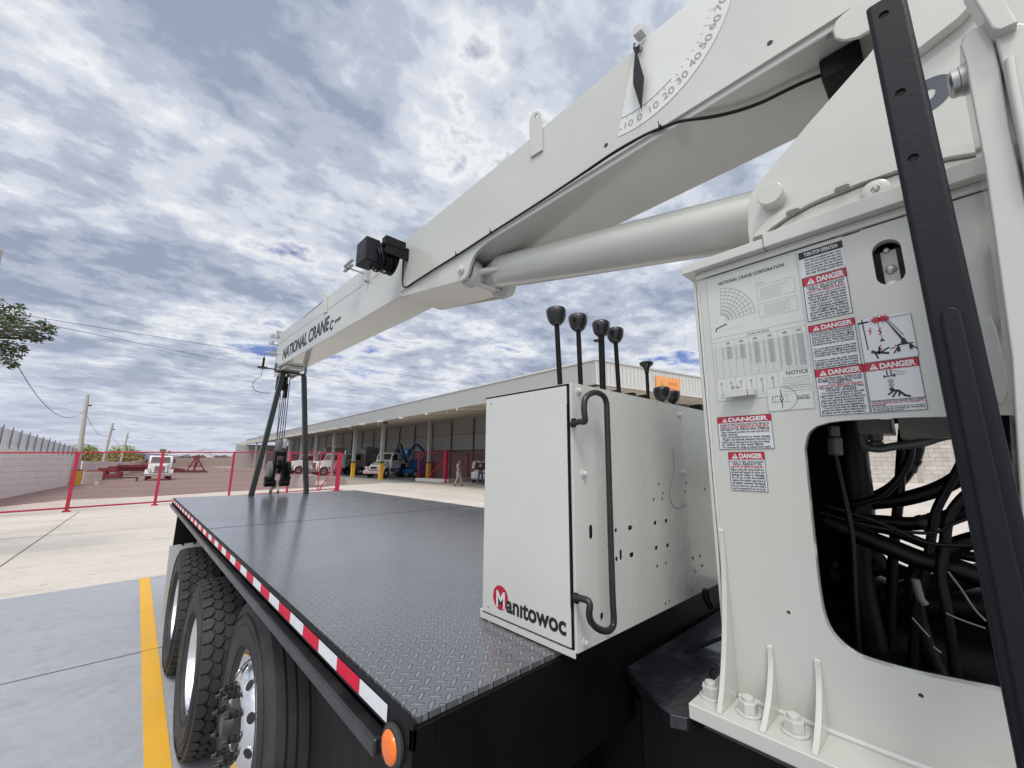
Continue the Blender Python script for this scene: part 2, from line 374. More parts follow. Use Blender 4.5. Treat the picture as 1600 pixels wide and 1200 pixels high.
# ================================================================== GROUND
def struct(name, mb, m, **k): return meta(mb.build(name, m, **k), kind='structure')
g = MB().quad((-900, -900, 0), (900, -900, 0), (900, 900, 0), (-900, 900, 0)); struct('ground', g, EARTH)
FP = [(-9, 17.9), (-6.35, 19.0), (-3.9, 20.3), (-1.43, 21.12), (.90, 21.95), (3.55, 23.35), (6.35, 24.7), (9.42, 25.9)]   # red fence line
g = MB()
g.prism([(-9.5, -12), (70, -12), (70, 60), (9.6, 30.0), (4.4, 29.1), (1.5, 27.6), (-2.0, 27.3), (-3.6, 24.6), (-9.5, 22)], 'z', -.05, .004)
struct('yard_concrete', g, CONC)
g = MB().prism([(-9.5, -12), (2.2, -12), (2.2, 9.0), (2.2, 8.62), (.32, 8.70), (-.98, 8.62), (-9.5, 8.2)], 'z', -.04, .008)
g2 = MB().prism([(-9.5, -12), (4.6, -12), (4.6, 8.7), (.32, 8.70), (-.98, 8.62), (-9.5, 8.2)], 'z', -.04, .008); struct('painted_floor', g2, BLUEF)
g = MB().prism([(.325, 8.72), (.445, 8.66), (.375, -4), (.252, -4)], 'z', 0, .012); struct('parking_line', g, YEL)
g = MB().prism([(4.2, 8.66), (4.32, 8.66), (4.25, -4), (4.13, -4)], 'z', 0, .012); struct('parking_line', g, YEL)
SEAM = mat('joint_line', (.14, .13, .12), .9)
g = MB()
def seamline(a, b, wd=.012, z=.0125):
    a = Vector((*a, 0)); b = Vector((*b, 0)); n = (b-a).cross(Vector((0, 0, 1))).normalized()*wd/2
    g.add([(p.x, p.y, z) for p in (a-n, b-n, b+n, a+n)], [(0, 1, 2, 3)])
seamline((-1.47, 8.6), (-1.1, 20.9), .025, .008); seamline((-9, 5.33), (4, 5.52)); seamline((-9, 14.6), (30, 16.2), .02, .008); seamline((5.5, 8), (6, 24), .02, .008)
seamline((12, 8), (12.6, 26), .02, .008); seamline((-1.43, 5.4), (-1.47, 8.6)); struct('floor_joints', g, SEAM)
g = MB().prism([(-3.7, 24.6), (-2.0, 27.3), (1.5, 27.6), (4.4, 29.1), (9.6, 30.0), (13, 33.4), (16, 42), (17, 160), (-6, 160), (-5.2, 41)], 'z', -.04, .006); struct('gravel_yard', g, DIRT)
g = MB().prism([(16.3, 32), (40, 32), (40, 113), (19.5, 113)], 'z', -.03, .02)
SHEDF = conc('shed_floor', (.30, .30, .295), stain=(.20, .20, .195), rough=.6); struct('shed_floor', g, SHEDF)

# ================================================================== CRANE TRUCK
ORG[0] = Vector((1.65, 3.5, 0))
TR = thing('crane_truck', 'white and black truck mounted crane with flat tread plate bed, boom lowered over the rear', 'crane truck', (1.65, 3.5, 0))
BZ = 1.316; BX0, BX1, BY0, BY1 = .447, 2.80, .748, 6.86
# --- bed
m = MB(); m.box(BX0+.012, BX1-.01, BY0+.008, 3.620, BZ-.012, BZ); m.box(BX0+.012, BX1-.01, 3.642, BY1-.008, BZ-.012, BZ)
m.build('tread_plate', TREAD, TR)
m = MB()
m.box(BX0, BX0+.010, BY0, BY1, 1.266, BZ-.004)          # upper lip
m.box(BX0+.012, BX1-.012, BY0+.008, BY1-.008, 1.296, 1.3035)
m.box(BX0+.035, BX0+.043, BY0+.06, BY1-.05, 1.212, 1.296)
m.box(BX0+.003, BX0+.06, BY0+.06, BY1-.05, 1.202, 1.212)    # lower flange
m.box(BX0, BX0+.055, BY0, BY0+.012, 1.20, BZ-.014); m.box(BX0, BX0+.055, BY1-.012, BY1, 1.20, BZ-.014)
m.box(BX0, BX0+.05, BY0+.012, BY0+.115, 1.203, 1.264)
m.box(BX1-.05, BX1, BY0, BY1, 1.2, BZ-.014)
m.build('side_rail', BLACKP, TR, bevel=.0015)
m = MB(); m.box(BX0+.056, BX1-.051, BY0, BY0+.012, 1.05, BZ-.013); m.box(BX0+.056, BX1-.051, BY1-.03, BY1, 1.12, BZ-.014)
for y in [BY0+.2+i*.36 for i in range(17)]: m.box(BX0+.044, BX1-.052, y, y+.06, 1.20, 1.295)
for x in (1.2, 2.02): m.box(x, x+.08, -2.6, BY1-.1, .83, 1.10)
for x in (1.19, 2.01): m.box(x, x+.1, BY0+.02, BY1-.2, 1.101, 1.199)
for y in (1.2, 2.2, 3.3, 4.2, 5.4, 6.3): m.box(1.281, 2.019, y, y+.1, .85, 1.08)
m.build('bed_frame', BLACKP, TR, bevel=.002)
m = MB(); m.box(BX0-.020, BX0+.014, BY0+.112, BY1-.04, 1.212, 1.246); m.build('rub_rail', mat('rail_paint', (.013, .013, .015), .40, var=.2, coat=.2, dirt=(.06, .06, .06), dscale=8, damt=.4), TR, bevel=.006, seg=3)
# end plate and marker light
ml = MB(); ml.lathe([(.036, 0), (.037, .006), (.034, .010), (.030, .011)], (BX0, .812, 1.2515), (-1, 0, 0), 28, 0, True); ml = ml.build('marker_light', RUBBER, TR, smooth=40)
m = MB(); m.lathe([(.0285, .0), (.0285, .013), (.024, .017), (.012, .0195), (.0, .020)], (BX0, .812, 1.2515), (-1, 0, 0), 28); m.build('lens', AMBER, ml, smooth=50)
# reflective tape
m = MB(); y = BY0+.10; L = .1385; i = 0; y = .848
while y < BY1-.07:
    y2 = min(y+L-.0015, BY1-.06); m.quad((BX0-.0012, y, 1.274), (BX0-.0012, y2, 1.274), (BX0-.0012, y2, 1.306), (BX0-.0012, y, 1.306), i % 2)
    y += L; i += 1
m.build('reflective_tape', [TAPEW, TAPER], TR)
# mud flap
m = MB(); m.prism([PY(265, 853, 5.75), PY(312, 846, 5.75), (1.12, .83), (1.12, .12), (.42, .12), PY(252, 966, 5.75)], 'y', 5.745, 5.755)
fl = m.build('mud_flap', WHITE2, TR)
m = MB()
for x in (.52, .62, .75, .9): m = MB(); m.cyl((x, 5.738, .905), (x, 5.745, .905), .012, 10); m.build('bolt', BLACKP, fl)
m = MB().box(.44, 1.14, 5.757, 5.80, .86, 1.197); m.build('flap_hanger', BLACKP, TR)
# --- wheels (axle along X, outer side at local x = 0)
SORG = ORG[0]
def make_tyre(mb, drive, W=.28, R=.5, h0=0.0):
    g = .011 if drive else 0
    Rb = R-g
    prof = [(.288, h0+.030), (.300, h0+.012), (.335, h0+.004), (.385, h0-.002), (.43, h0+.001), (.462, h0+.008), (Rb-.016, h0+.020), (Rb-.003, h0+.032)]
    if not drive:
        for c in (.075, .115, .165, .205):
            prof += [(R, h0+c-.006), (R-.014, h0+c-.0045), (R-.014, h0+c+.0045), (R, h0+c+.006)]
    prof += [(Rb-.003, h0+W-.032), (Rb-.016, h0+W-.020), (.43, h0+W), (.385, h0+W), (.335, h0+W-.004), (.288, h0+W-.03)]
    mb.lathe(prof, (0, 0, 0), (1, 0, 0), 96)
    # sidewall ribs
    for rr in (.312, .405, .448): mb.lathe([(rr-.004, h0-.0005+(.008 if rr < .33 else 0)), (rr-.002, h0-.0045+(.008 if rr < .33 else 0)), (rr+.002, h0-.0045+(.008 if rr < .33 else 0)), (rr+.004, h0-.0005+(.008 if rr < .33 else .003))], (0, 0, 0), (1, 0, 0), 96)
    if drive:
        n = 42; da = 2*math.pi/n
        rows = [(.034, .0255, 0), (.085, .0235, .5), (.14, .0290, 0), (.195, .0235, .5), (.246, .0255, 0)]
        for ri, (hc, hw, ph) in enumerate(rows):
            for k in range(n):
                a = (k+ph)*da; q = .470*da; outer = ri in (0, 4)
                if outer: shp = [(-.80*q, -hw), (.95*q, -hw), (.95*q, hw*.4), (.3*q, hw), (-.3*q, hw*.9), (-.8*q, hw*.3)]
                else: shp = [(-.95*q, -hw*.35), (-.3*q, -hw), (.35*q, -hw), (.95*q, -hw*.3), (.95*q, hw*.35), (.3*q, hw), (-.35*q, hw), (-.95*q, hw*.3)]
                if ri == 4: shp = [(x, -y) for x, y in shp]
                vs = []; ns = len(shp)
                for lev in (0, 1):
                    for (aa, hh) in shp:
                        r_ = (Rb-.006) if not lev else R-.001; sc = 1.06 if not lev else 1.0
                        dr = 0
                        if outer and ((ri == 0 and hh < -.01) or (ri == 4 and hh > .01)): dr = .010
                        an = a+aa*sc; vs.append((h0+hc+hh*sc, (r_-dr)*math.cos(an), (r_-dr)*math.sin(an)))
                mb.add(vs, [tuple(range(ns, 2*ns))] + [(i, (i+1) % ns, ns+(i+1) % ns, ns+i) for i in range(ns)])
def wheel_dual():
    ORG[0] = Vector((0, 0, 0))
    w_ = bpy.data.objects.new('wheel', None); link(w_, TR)
    mb = MB(); make_tyre(mb, True); mb.build('tyre', RUBBER, w_, smooth=35)
    mb = MB(); make_tyre(mb, True, h0=.33); mb.build('inner_tyre', RUBBER, w_, smooth=35)
    mb = MB(); mb.lathe([(.296, .012), (.300, .018), (.292, .030), (.278, .032), (.270, .045), (.262, .075), (.258, .15), (.255, .165), (.235, .178), (.19, .185), (.15, .182), (.13, .17), (.11, .17)], (0, 0, 0), (1, 0, 0), 72)
    mb.lathe([(.296, .58), (.27, .55), (.26, .2)], (0, 0, 0), (1, 0, 0), 40)
    mb.build('rim', ALU, w_, smooth=40)
    mb = MB(); mb.lathe([(.13, .19), (.12, .15), (.085, .13), (.08, .06), (.05, .05), (0, .05)], (0, 0, 0), (1, 0, 0), 24); mb.lathe([(.2, .2), (.2, .6), (0, .6)], (0, 0, 0), (1, 0, 0), 24)
    for k in range(10):
        a = k*math.pi/5; c = (math.cos(a)*.143, math.sin(a)*.143); mb.cyl((.182, *c), (.15, *c), .016, 6)
    mb.build('hub', BLACKP, w_, smooth=40); ORG[0] = SORG; return w_
def wheel_lift():
    ORG[0] = Vector((0, 0, 0))
    w_ = bpy.data.objects.new('wheel', None); link(w_, TR)
    mb = MB(); make_tyre(mb, False, W=.30, R=.52); mb.build('tyre', RUBBER, w_, smooth=35)
    mb = MB(); mb.lathe([(.296, .014), (.300, .020), (.293, .028), (.278, .030), (.268, .044), (.256, .052), (.243, .040), (.228, .022), (.205, .004), (.186, -.010), (.172, -.016), (.155, -.017), (.118, -.017), (.112, -.014), (.108, -.0)], (0, 0, 0), (1, 0, 0), 80)
    mb.lathe([(.255, .06), (.255, .28), (.29, .28)], (0, 0, 0), (1, 0, 0), 40)
    for k in range(10):
        a = (k+.35)*math.pi/5; nrm = Vector((-1, .78*math.cos(a), .78*math.sin(a))).normalized(); c = Vector((.011, .213*math.cos(a), .213*math.sin(a)))
        mb.lathe([(.0245, -.004), (.027, .0035), (.0225, .003), (.021, -.001)], c, nrm, 20)
    mb.build('rim', ALU, w_, smooth=40)
    for k in range(10):
        mb = MB(); a = (k+.35)*math.pi/5; nrm = Vector((-1, .78*math.cos(a), .78*math.sin(a))).normalized(); c = Vector((.011, .213*math.cos(a), .213*math.sin(a)))
        mb.lathe([(.0228, .0018), (0, .0018)], c, nrm, 20); mb.build('hand_hole', INK, w_)
    mb = MB(); mb.lathe([(.110, -.012), (.092, -.0175), (.070, -.020), (.060, -.026), (.054, -.050), (.046, -.058), (.038, -.066), (0, -.067)], (0, 0, 0), (1, 0, 0), 30)
    hb = mb.build('hub', mat('hub_grey', (.05, .05, .052), .4, metal=.3), w_, smooth=40)
    mb = MB(); mb.lathe([(.021, -.016), (.021, -.022), (.0165, -.026), (.0155, -.044), (.0125, -.046), (.014, -.052), (.014, -.064), (.010, -.067), (.008, -.080), (0, -.082)], (0, 0, 0), (1, 0, 0), 14)
    nc = mb.build('nut_cover', mat('nut_plastic', (.012, .012, .014), .3, coat=.4), w_, smooth=30)
    for k in range(10):
        a = k*math.pi/5; o = nc if k == 0 else nc.copy()
        if k: link(o, w_)
        o.location = (0, math.cos(a)*.143, math.sin(a)*.143)
    ORG[0] = SORG; return w_
wd = wheel_dual(); wd.location = Vector((.432, 3.51, .5))-SORG
w2 = dup(wd, TR, Vector((.432, 4.86, .5))-SORG); w2.rotation_euler = (.6, 0, 0)
for y in (3.51, 4.86): dup(wd, TR, Vector((2.868, y, .5))-SORG, math.pi)
wl = wheel_lift(); wl.location = Vector((.535, 2.49, .575))-SORG
dup(wl, TR, Vector((2.765, 2.49, .575))-SORG, math.pi)
m = MB()
for y in (3.51, 4.86): m.cyl((.6, y, .5), (2.7, y, .5), .07, 16); m.lathe([(.07, -.25), (.2, -.1), (.2, .1), (.07, .25)], (1.65, y, .5), (1, 0, 0), 20)
m.cyl((.7, 2.49, .575), (2.6, 2.49, .575), .06, 12)
for x in (1.1, 2.2): m.box(x-.04, x+.04, 3.2, 5.2, .62, .74)
m.build('axles', BLACKP, TR, smooth=40)
m = MB().box(.66, 1.12, .86, 1.86, .62, 1.14); m.build('underbody_box', BLACKP, TR, bevel=.008)  # black filler block added for darkness below the bed
# --- boom rest at the rear of the bed
RY = 6.62
br = MB(); br.box(1.37, 1.78, RY-.05, RY+.05, 3.068, 3.092); br.box(1.365, 1.377, RY-.05, RY+.05, 3.092, 3.20); br.box(1.773, 1.785, RY-.05, RY+.05, 3.092, 3.20)
REST = mat('dark_green_paint', (.012, .016, .014), .3, coat=.2); br = br.build('boom_rest', REST, TR, bevel=.003)
for a, b in (((1.262, BZ), (1.475, 3.067)), ((1.965, BZ), (1.765, 3.067))):
    m = MB(); x0, z0 = a; x1, z1 = b; h = .032
    m.add([(x+dx, RY+dy, z) for x, z in (a, b) for dx in (-h, h) for dy in (-h, h)], [(0, 1, 3, 2), (4, 6, 7, 5), (0, 4, 5, 1), (2, 3, 7, 6), (0, 2, 6, 4), (1, 5, 7, 3)])
    m.build('leg', REST, br, bevel=.004)
# --- pedestal
XT = 1.15; T = lambda x, y: PX(x, y, XT)
ZB = 1.238
pedm = MB()
op0 = [T(*q) for q in ((1275, 666), (1263, 677), (1258, 695), (1258, 715), (1270, 830), (1278, 905), (1286, 955), (1297, 985), (1313, 1005), (1332, 1020), (1355, 1031), (1420, 1050), (1490, 1065), (1555, 1078))] + [(-.55, 1.385), (-.55, 1.86)] + [T(1420, 652), T(1320, 657), T(1295, 660)]
_s = smoothpath([(0, a, b) for a, b in op0[:14]], 4); op = [(v.y, v.z) for v in _s] + op0[14:]
sl = T(1388, 409); sl2 = T(1330, 359)
holes = [op, slot(sl[0], sl[1], .0235, .052, .0235, 6), slot(sl2[0]+.002, sl2[1], .0215, .011, .009, 5), circ(*T(1232, 957), .0042, 10), circ(*T(1439, 1087), .004, 10)]
yl = .448; out = [(yl, ZB), (yl, 2.315), (-.75, 2.315), (-.75, ZB)]
pedm.prism(out, 'x', XT, XT+.02, 0, holes)
ped = pedm.build('pedestal', WHITE, TR)
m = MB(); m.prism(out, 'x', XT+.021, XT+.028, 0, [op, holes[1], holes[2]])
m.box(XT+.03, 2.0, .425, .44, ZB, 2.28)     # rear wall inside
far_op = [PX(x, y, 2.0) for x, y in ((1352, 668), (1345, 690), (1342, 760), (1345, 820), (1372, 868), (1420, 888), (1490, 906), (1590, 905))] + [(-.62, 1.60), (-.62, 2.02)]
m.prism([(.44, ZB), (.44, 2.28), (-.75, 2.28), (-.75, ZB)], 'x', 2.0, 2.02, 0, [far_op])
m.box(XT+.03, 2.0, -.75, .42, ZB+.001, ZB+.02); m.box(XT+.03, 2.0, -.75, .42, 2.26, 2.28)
m.build('black_interior', BLACKP, ped)
# side edge plate with weld seam, far white side
m = MB(); m.box(XT+.021, 2.02, .441, .456, ZB, 2.315)
m.box(XT-.004, XT+.02, .449, .457, ZB, 2.315); m.build('end_plate', WHITE, ped, bevel=.002)
m = MB(); m.tube([(XT-.001, .444, ZB+.1+.02*i) for i in range(48)], [.0035+.0012*random.random() for i in range(48)], 6); m.build('weld_seam', CAST, ped, smooth=60)
# slot innards
m = MB(); m.box(XT+.030, XT+.04, sl[0]-.014, sl[0]+.012, sl[1]-.06, sl[1]+.055)
pl = m.build('slot_plate', CAST, ped, bevel=.001)
m = MB(); m.lathe([(.0095, 0), (.0095, .004), (.006, .006), (0, .007)], (XT+.030, sl[0]-.001, sl[1]-.008), (-1, 0, 0), 16); m.lathe([(.006, 0), (.005, .005), (0, .006)], (XT+.030, sl[0]+.001, sl[1]+.038), (-1, 0, 0), 14)
m.lathe([(.014, 0), (.013, .006), (0, .008)], (XT+.028, sl[0], sl[1]-.05), (-1, 0, 0), 16); m.build('bolt', STEEL, ped, smooth=40)
m = MB(); m.lathe([(.007, 0), (.007, .01), (.004, .014), (0, .015)], (XT+.03, sl2[0]-.004, sl2[1]+.001), (-1, 0, 0), 6); m.build('bolt', CAST, ped)
# base flange, gussets and nuts
m = MB(); m.prism([(1.035, .504), (1.35, .504), (1.35, .47), (2.05, .47), (2.05, -.8), (1.035, -.8)], 'z', 1.205, ZB); m.build('base_flange', WHITE, ped, bevel=.003)
m = MB(); m.tube([(XT-.002, .43-i*.03, ZB+.003) for i in range(30)], [.006+.0015*random.random() for i in range(30)], 6); m.build('weld_seam', CAST, ped, smooth=60)
gus = []
for gy, top in ((.438, 1.62), (.352, 1.372), (.262, 1.372)):
    pr = [(1.042, ZB+.0005), (1.046, ZB+.02), (1.075, ZB+.045+.0*top)]
    k = 8; pts = []
    for i in range(k+1):
        t = i/k; pts.append((1.042+(XT-.006-1.042)*(1-(1-t)**1.9), ZB+.0005+(top-ZB)*(t**1.15)))
    pts += [(XT-.0003, top+.004), (XT-.0003, ZB+.0005)]
    m = MB(); m.prism(pts, 'y', gy-.0055, gy+.0055); m.build('gusset', WHITE, ped, bevel=.0015)
m = MB(); m.prism([(1.30, 1.40), (1.30, 1.2385), (1.36, 1.2385)], 'x', 0, 0) if 0 else m.prism([(.456, 1.40), (.456, ZB+.0005), (.50, ZB+.0005), (.475, 1.27)], 'x', 1.16, 1.17); m.build('gusset', WHITE, ped, bevel=.001)
def nut(x, y, rot):
    ORG[0] = Vector((0, 0, 0)); m = MB(); m.lathe([(.0262, 0), (.0262, .004), (.02, .0045)], (0, 0, 0), (0, 0, 1), 28, 0, True)
    vs = [(.0205*math.cos(k*math.pi/3), .0205*math.sin(k*math.pi/3)) for k in range(6)]; m.prism(vs, 'z', .0045, .0255)
    m.lathe([(.0125, .0255), (.0125, .033), (.011, .0345), (0, .0345)], (0, 0, 0), (0, 0, 1), 22, 0)
    o = m.build('nut', WHITE, ped, bevel=.0016); o.location = Vector((x, y, ZB))-SORG; o.rotation_euler = (0, 0, rot); ORG[0] = SORG; return o
n0 = nut(1.1, .476, .3)
for x, y, r_ in ((1.096, .393, 1.0), (1.096, .305, .15)):
    c = n0.copy(); link(c, ped); c.location = Vector((x, y, ZB))-SORG; c.rotation_euler = (0, 0, r_)
# top flange band (step), ribs
m = MB()
fz = lambda x, y, X=1.12: P(x, y, 'x', X)
a0 = fz(1080, 418); a1 = fz(1080, 438); b1 = fz(1197, 396); b0 = fz(1197, 377)
m.box(1.118, 1.6, .262, .475, 2.335, 2.362)
m.box(1.118, 1.6, -.75, .2615, 2.335, 2.374)
m.box(1.142, 1.149, -.75, .447, 2.316, 2.335); m.build('top_flange', WHITE, ped, bevel=.003)
# mast side plates
XM = 1.27
mp_ = [PX(x, y, XM) for x, y in ((1176, 420), (1168, 360), (1168, 322), (1173, 303), (1184, 287), (1265, 190), (1355, 88), (1420, 5))]
mp_ = [(mp_[0][0], 2.30)] + mp_[1:] + [(-.25, 3.4), (-.95, 3.4), (-.95, 2.30)]
m = MB(); m.prism(mp_, 'x', XM, XM+.03); mast = m.build('mast', WHITE, TR, bevel=.003)
m = MB(); m.prism(mp_, 'x', 1.85, 1.88); m.box(XM+.03, 1.85, -.95, .1, 2.32, 2.36); m.build('mast_side_plate', WHITE, mast)
# curved reinforcing strip following the arc
XA = XM-.001
arc = [(1176, 402), (1184, 378), (1203, 357), (1232, 336), (1265, 318), (1300, 303), (1345, 285), (1400, 266), (1480, 245), (1580, 228)]
arc2 = [(1172, 388), (1180, 364), (1199, 343), (1230, 322), (1262, 304), (1297, 289), (1345, 270), (1398, 250), (1478, 228), (1578, 212)]
m = MB(); A = [PX(x, y, XA-.022) for x, y in arc]; B = [PX(x, y, XA-.022) for x, y in arc2]; B2 = [(y, z) for y, z in B]
m.prism(A + B2[::-1], 'x', XA-.022, XA); m.build('curved_rib', WHITE, mast, bevel=.003)
m = MB(); A = [PX(x, y, XM-.03) for x, y in arc]; A = [(y, z-.004) for y, z in A]
m.prism([(A[0][0], 2.375)] + A + [(A[-1][0], 2.375)], 'x', XM-.012, XM-.002); m.build('doubler_plate', WHITE, mast)
m = MB()
for x, y, dx, dy in ((1185, 371, 6, 9), (1238, 330, 8, 6), (1315, 293, 11, 5)):
    c = PX(x, y, XM-.028); m.prism(slot(c[0], c[1], .0155, .0065, .0064, 5), 'x', XM-.026, XM-.0225)
m.build('drain_notch', mat('shadowed_cut', (.16, .16, .15), .8), mast)
c = PX(1367, 293, XM-.03); m = MB(); m.lathe([(.027, 0), (.027, .006), (.023, .009), (.009, .009), (.009, .004), (0, .004)], (XM-.012, *c), (-1, 0, 0), 32)
m.lathe([(.004, 0), (.004, .014), (0, .015)], (XM-.016, c[0]-.001, c[1]), (-1, 0, 0), 10); m.build('pivot_cover', WHITE, mast, smooth=40)
c = PX(1203, 303, XM-.04); m = MB(); m.cyl((XM-.045, *c), (XM+.62, *c), .032, 32); m.build('cylinder_pin', WHITE, mast, smooth=40, bevel=.003)
# lettering on the mast (only its end shows beside the post)
d = D2(planeX(XM-.0008, PX(1404, 180, XM)[0], PX(1420, 184, XM)[1]), .0005)
d.text('oc', .003, .0, size=.15, mi=0, off=.05, shear=.25, rot=.0, hscale=1.05)
d.mb.build('lettering', [mat('slate_ink', (.06, .075, .10), .5, var=0)], mast)
# upper doubler on mast and boom foot
m = MB(); m.prism([PX(x, y, 1.235) for x, y in ((1433, 77), (1503, 23), (1560, -40), (1420, -60), (1400, 30))], 'x', 1.235, 1.268); m.build('upper_doubler', WHITE, mast, bevel=.004)
# winch strap arms on the right
def armpoly(pts, X, t, name, par=mast, bev=.0035):
    m = MB(); m.prism([PX(x, y, X) for x, y in pts], 'x', X, X+t); return m.build(name, WHITE, par, bevel=bev, seg=3)
armpoly(((1500, 70), (1506, 54), (1522, 43), (1540, 38), (1548, 44), (1563, 104), (1578, 195), (1593, 262), (1640, 520), (1660, 900), (1600, 900), (1580, 560), (1539, 262), (1518, 152), (1508, 95)), .985, .09, 'strap_arm')
armpoly(((1551, 44), (1596, 34), (1700, 60), (1900, 700), (1750, 700), (1640, 420), (1597, 250), (1568, 110)), .975, .07, 'strap_arm')
armpoly(((1505, -30), (1522, 0), (1549, 43), (1560, 47), (1592, 33), (1572, 0), (1555, -40)), .955, .05, 'strap_arm')
m = MB(); c = P(1500, 128, 'x', .985+.04)
m.lathe([(.0, .030), (.020, .030), (.024, .026), (.024, .017), (.026, .016), (.026, .008), (.030, .007), (.030, -.02)], (c.x, c.y-.016, c.z), (0, 1, 0), 30); m.build('arm_pin', STEEL, mast, smooth=35)
m = MB(); m.tube([P(x, y, 'x', .972) for x, y in ((1577, 92), (1583, 130), (1597, 200), (1612, 280))], .006, 8); m.build('grab_bar', WHITE, mast, smooth=60)
m = MB(); m.prism([T(x, y) for x, y in ((1533, 515), (1546, 496), (1556, 520), (1575, 608), (1563, 634), (1553, 628))], 'x', XT-.03, XT-.001); m.prism([T(x, y) for x, y in ((1548, 380), (1556, 380), (1580, 520), (1573, 524))], 'x', XT-.015, XT-.001); m.build('fillet_rib', CAST, ped, bevel=.003)
# dark square post
XP = .95
m = MB(); hs = [P(x, y, 'x', XP) for x, y in ((1382, 22), (1408, 144), (1428, 246))]
rr = .0075
m.prism([(-rr, ZB+.001), (-rr, 2.677), (-.056+rr, 2.677), (-.056+rr, ZB+.001)], 'x', XP, XP+.003, 0, [circ(h.y+.001, h.z, .0076, 18) for h in hs])
def arcp(cx, cy, r, a0, a1, n=6): return [(cx+r*math.cos(rad(a0+(a1-a0)*i/n)), cy+r*math.sin(rad(a0+(a1-a0)*i/n))) for i in range(n+1)]
co = arcp(XP+rr, -rr, rr, 180, 90) + arcp(XP+.056-rr, -rr, rr, 90, 0) + arcp(XP+.056-rr, -.056+rr, rr, 0, -90) + arcp(XP+rr, -.056+rr, rr, -90, -180)
ci = arcp(XP+rr, -rr, rr-.003, 180, 90) + arcp(XP+.056-rr, -rr, rr-.003, 90, 0) + arcp(XP+.056-rr, -.056+rr, rr-.003, 0, -90) + arcp(XP+rr, -.056+rr, rr-.003, -90, -180)
m.prism(co+ci[::-1], 'z', ZB+.001, 2.677)
post = m.build('support_post', POSTP, TR, smooth=30)
m = MB().box(XP+.0035, XP+.05, -.05, -.006, 1.3, 2.674); m.build('black_interior', BLACKP, post)  # shade behind the post holes put in as a black block
m = MB()
pp = [(-.016, 2.03), (-.019, 2.038), (-.027, 2.042), (-.035, 2.038), (-.038, 2.03), (-.042, ZB-.03), (-.012, ZB-.03)]
m.prism(pp, 'x', XP-.012, XP-.001, 0); m.build('post_sleeve', POSTP, post, bevel=.003, seg=3)
m = MB(); m.box(XP, XP+.056, -.056, 0, ZB-.04, ZB); m.box(XP-.06, 1.03, -.12, .05, 1.19, 1.2); m.build('post_foot', BLACKP, post)
# interior fittings behind the opening
BG = mat('valve_beige', (.26, .25, .22), .5); GREYH = mat('fitting_grey', (.16, .16, .155), .45, metal=.3)
m = MB(); q = lambda x, y, X: P(x, y, 'x', X)
def ibox(m, x0, y0, x1, y1, X, t):
    a = q(x0, y0, X); b = q(x1, y1, X); m.box(X, X+t, min(a.y, b.y), max(a.y, b.y), min(a.z, b.z), max(a.z, b.z))
m = MB(); ibox(m, 1335, 640, 1394, 677, 1.45, .12); m.build('valve_block', BG, TR, bevel=.002)
m = MB(); ibox(m, 1399, 640, 1560, 681, 1.40, .12); m.build('valve_block', BG, TR, bevel=.002)
m = MB()
for x, y0, y1, r_ in ((1349, 676, 692, .012), (1368, 676, 696, .0155)):
    a = q(x, y0, 1.47); b = q(x+1, y1, 1.47); m.lathe([(r_, 0), (r_, .02), (r_*.8, .022), (r_*1.1, .028), (r_*1.1, .05), (r_*.7, .052)], a, b-a, 6, 0, True); m.build('hose_fitting', GREYH, TR, smooth=30); m = MB()
for x, y0, y1, r_ in ((1302, 665, 683, .013), (1304, 683, 712, .016)):
    a = q(x, y0, 1.32); b = q(x+1, y1, 1.32); m = MB(); m.lathe([(r_*.8, 0), (r_, .003), (r_, (b-a).length-.004), (r_*.7, (b-a).length)], a, b-a, 12, 0, True); m.build('hose_fitting', GREYH, TR, smooth=30)
m = MB(); m.tube(smoothpath([q(x, y, 1.46) for x, y in ((1345, 680), (1350, 696), (1372, 701), (1400, 697), (1440, 692), (1478, 681), (1560, 668))]), .0105, 10); m.build('steel_line', GREYH, TR, smooth=60)
def hose(pts, X, r_, X2=None):
    n = len(pts); m = MB(); sp = smoothpath([q(x, y, X+((X2 or X)-X)*i/(n-1)) for i, (x, y) in enumerate(pts)], 7); m.tube(sp, r_, 10); o = m.build('hose', HOSE, TR, smooth=60)
    if .016 < r_ < .0195:
        k = max(2, int(len(sp)*(.30+.4*random.random()))); k = min(k, len(sp)-3); a_, b_ = sp[k], sp[k+1]; d_ = (b_-a_).normalized()
        m = MB(); m.lathe([(r_, -.022), (r_*1.18, -.02), (r_*1.18, -.008), (r_*1.08, -.006), (r_*1.08, .006), (r_*1.18, .008), (r_*1.18, .02), (r_, .022)], a_, d_, 14); m.build('hose_clamp', mat('clamp_dark', (.035, .035, .034), .4, metal=.3), TR, smooth=40)
    return o
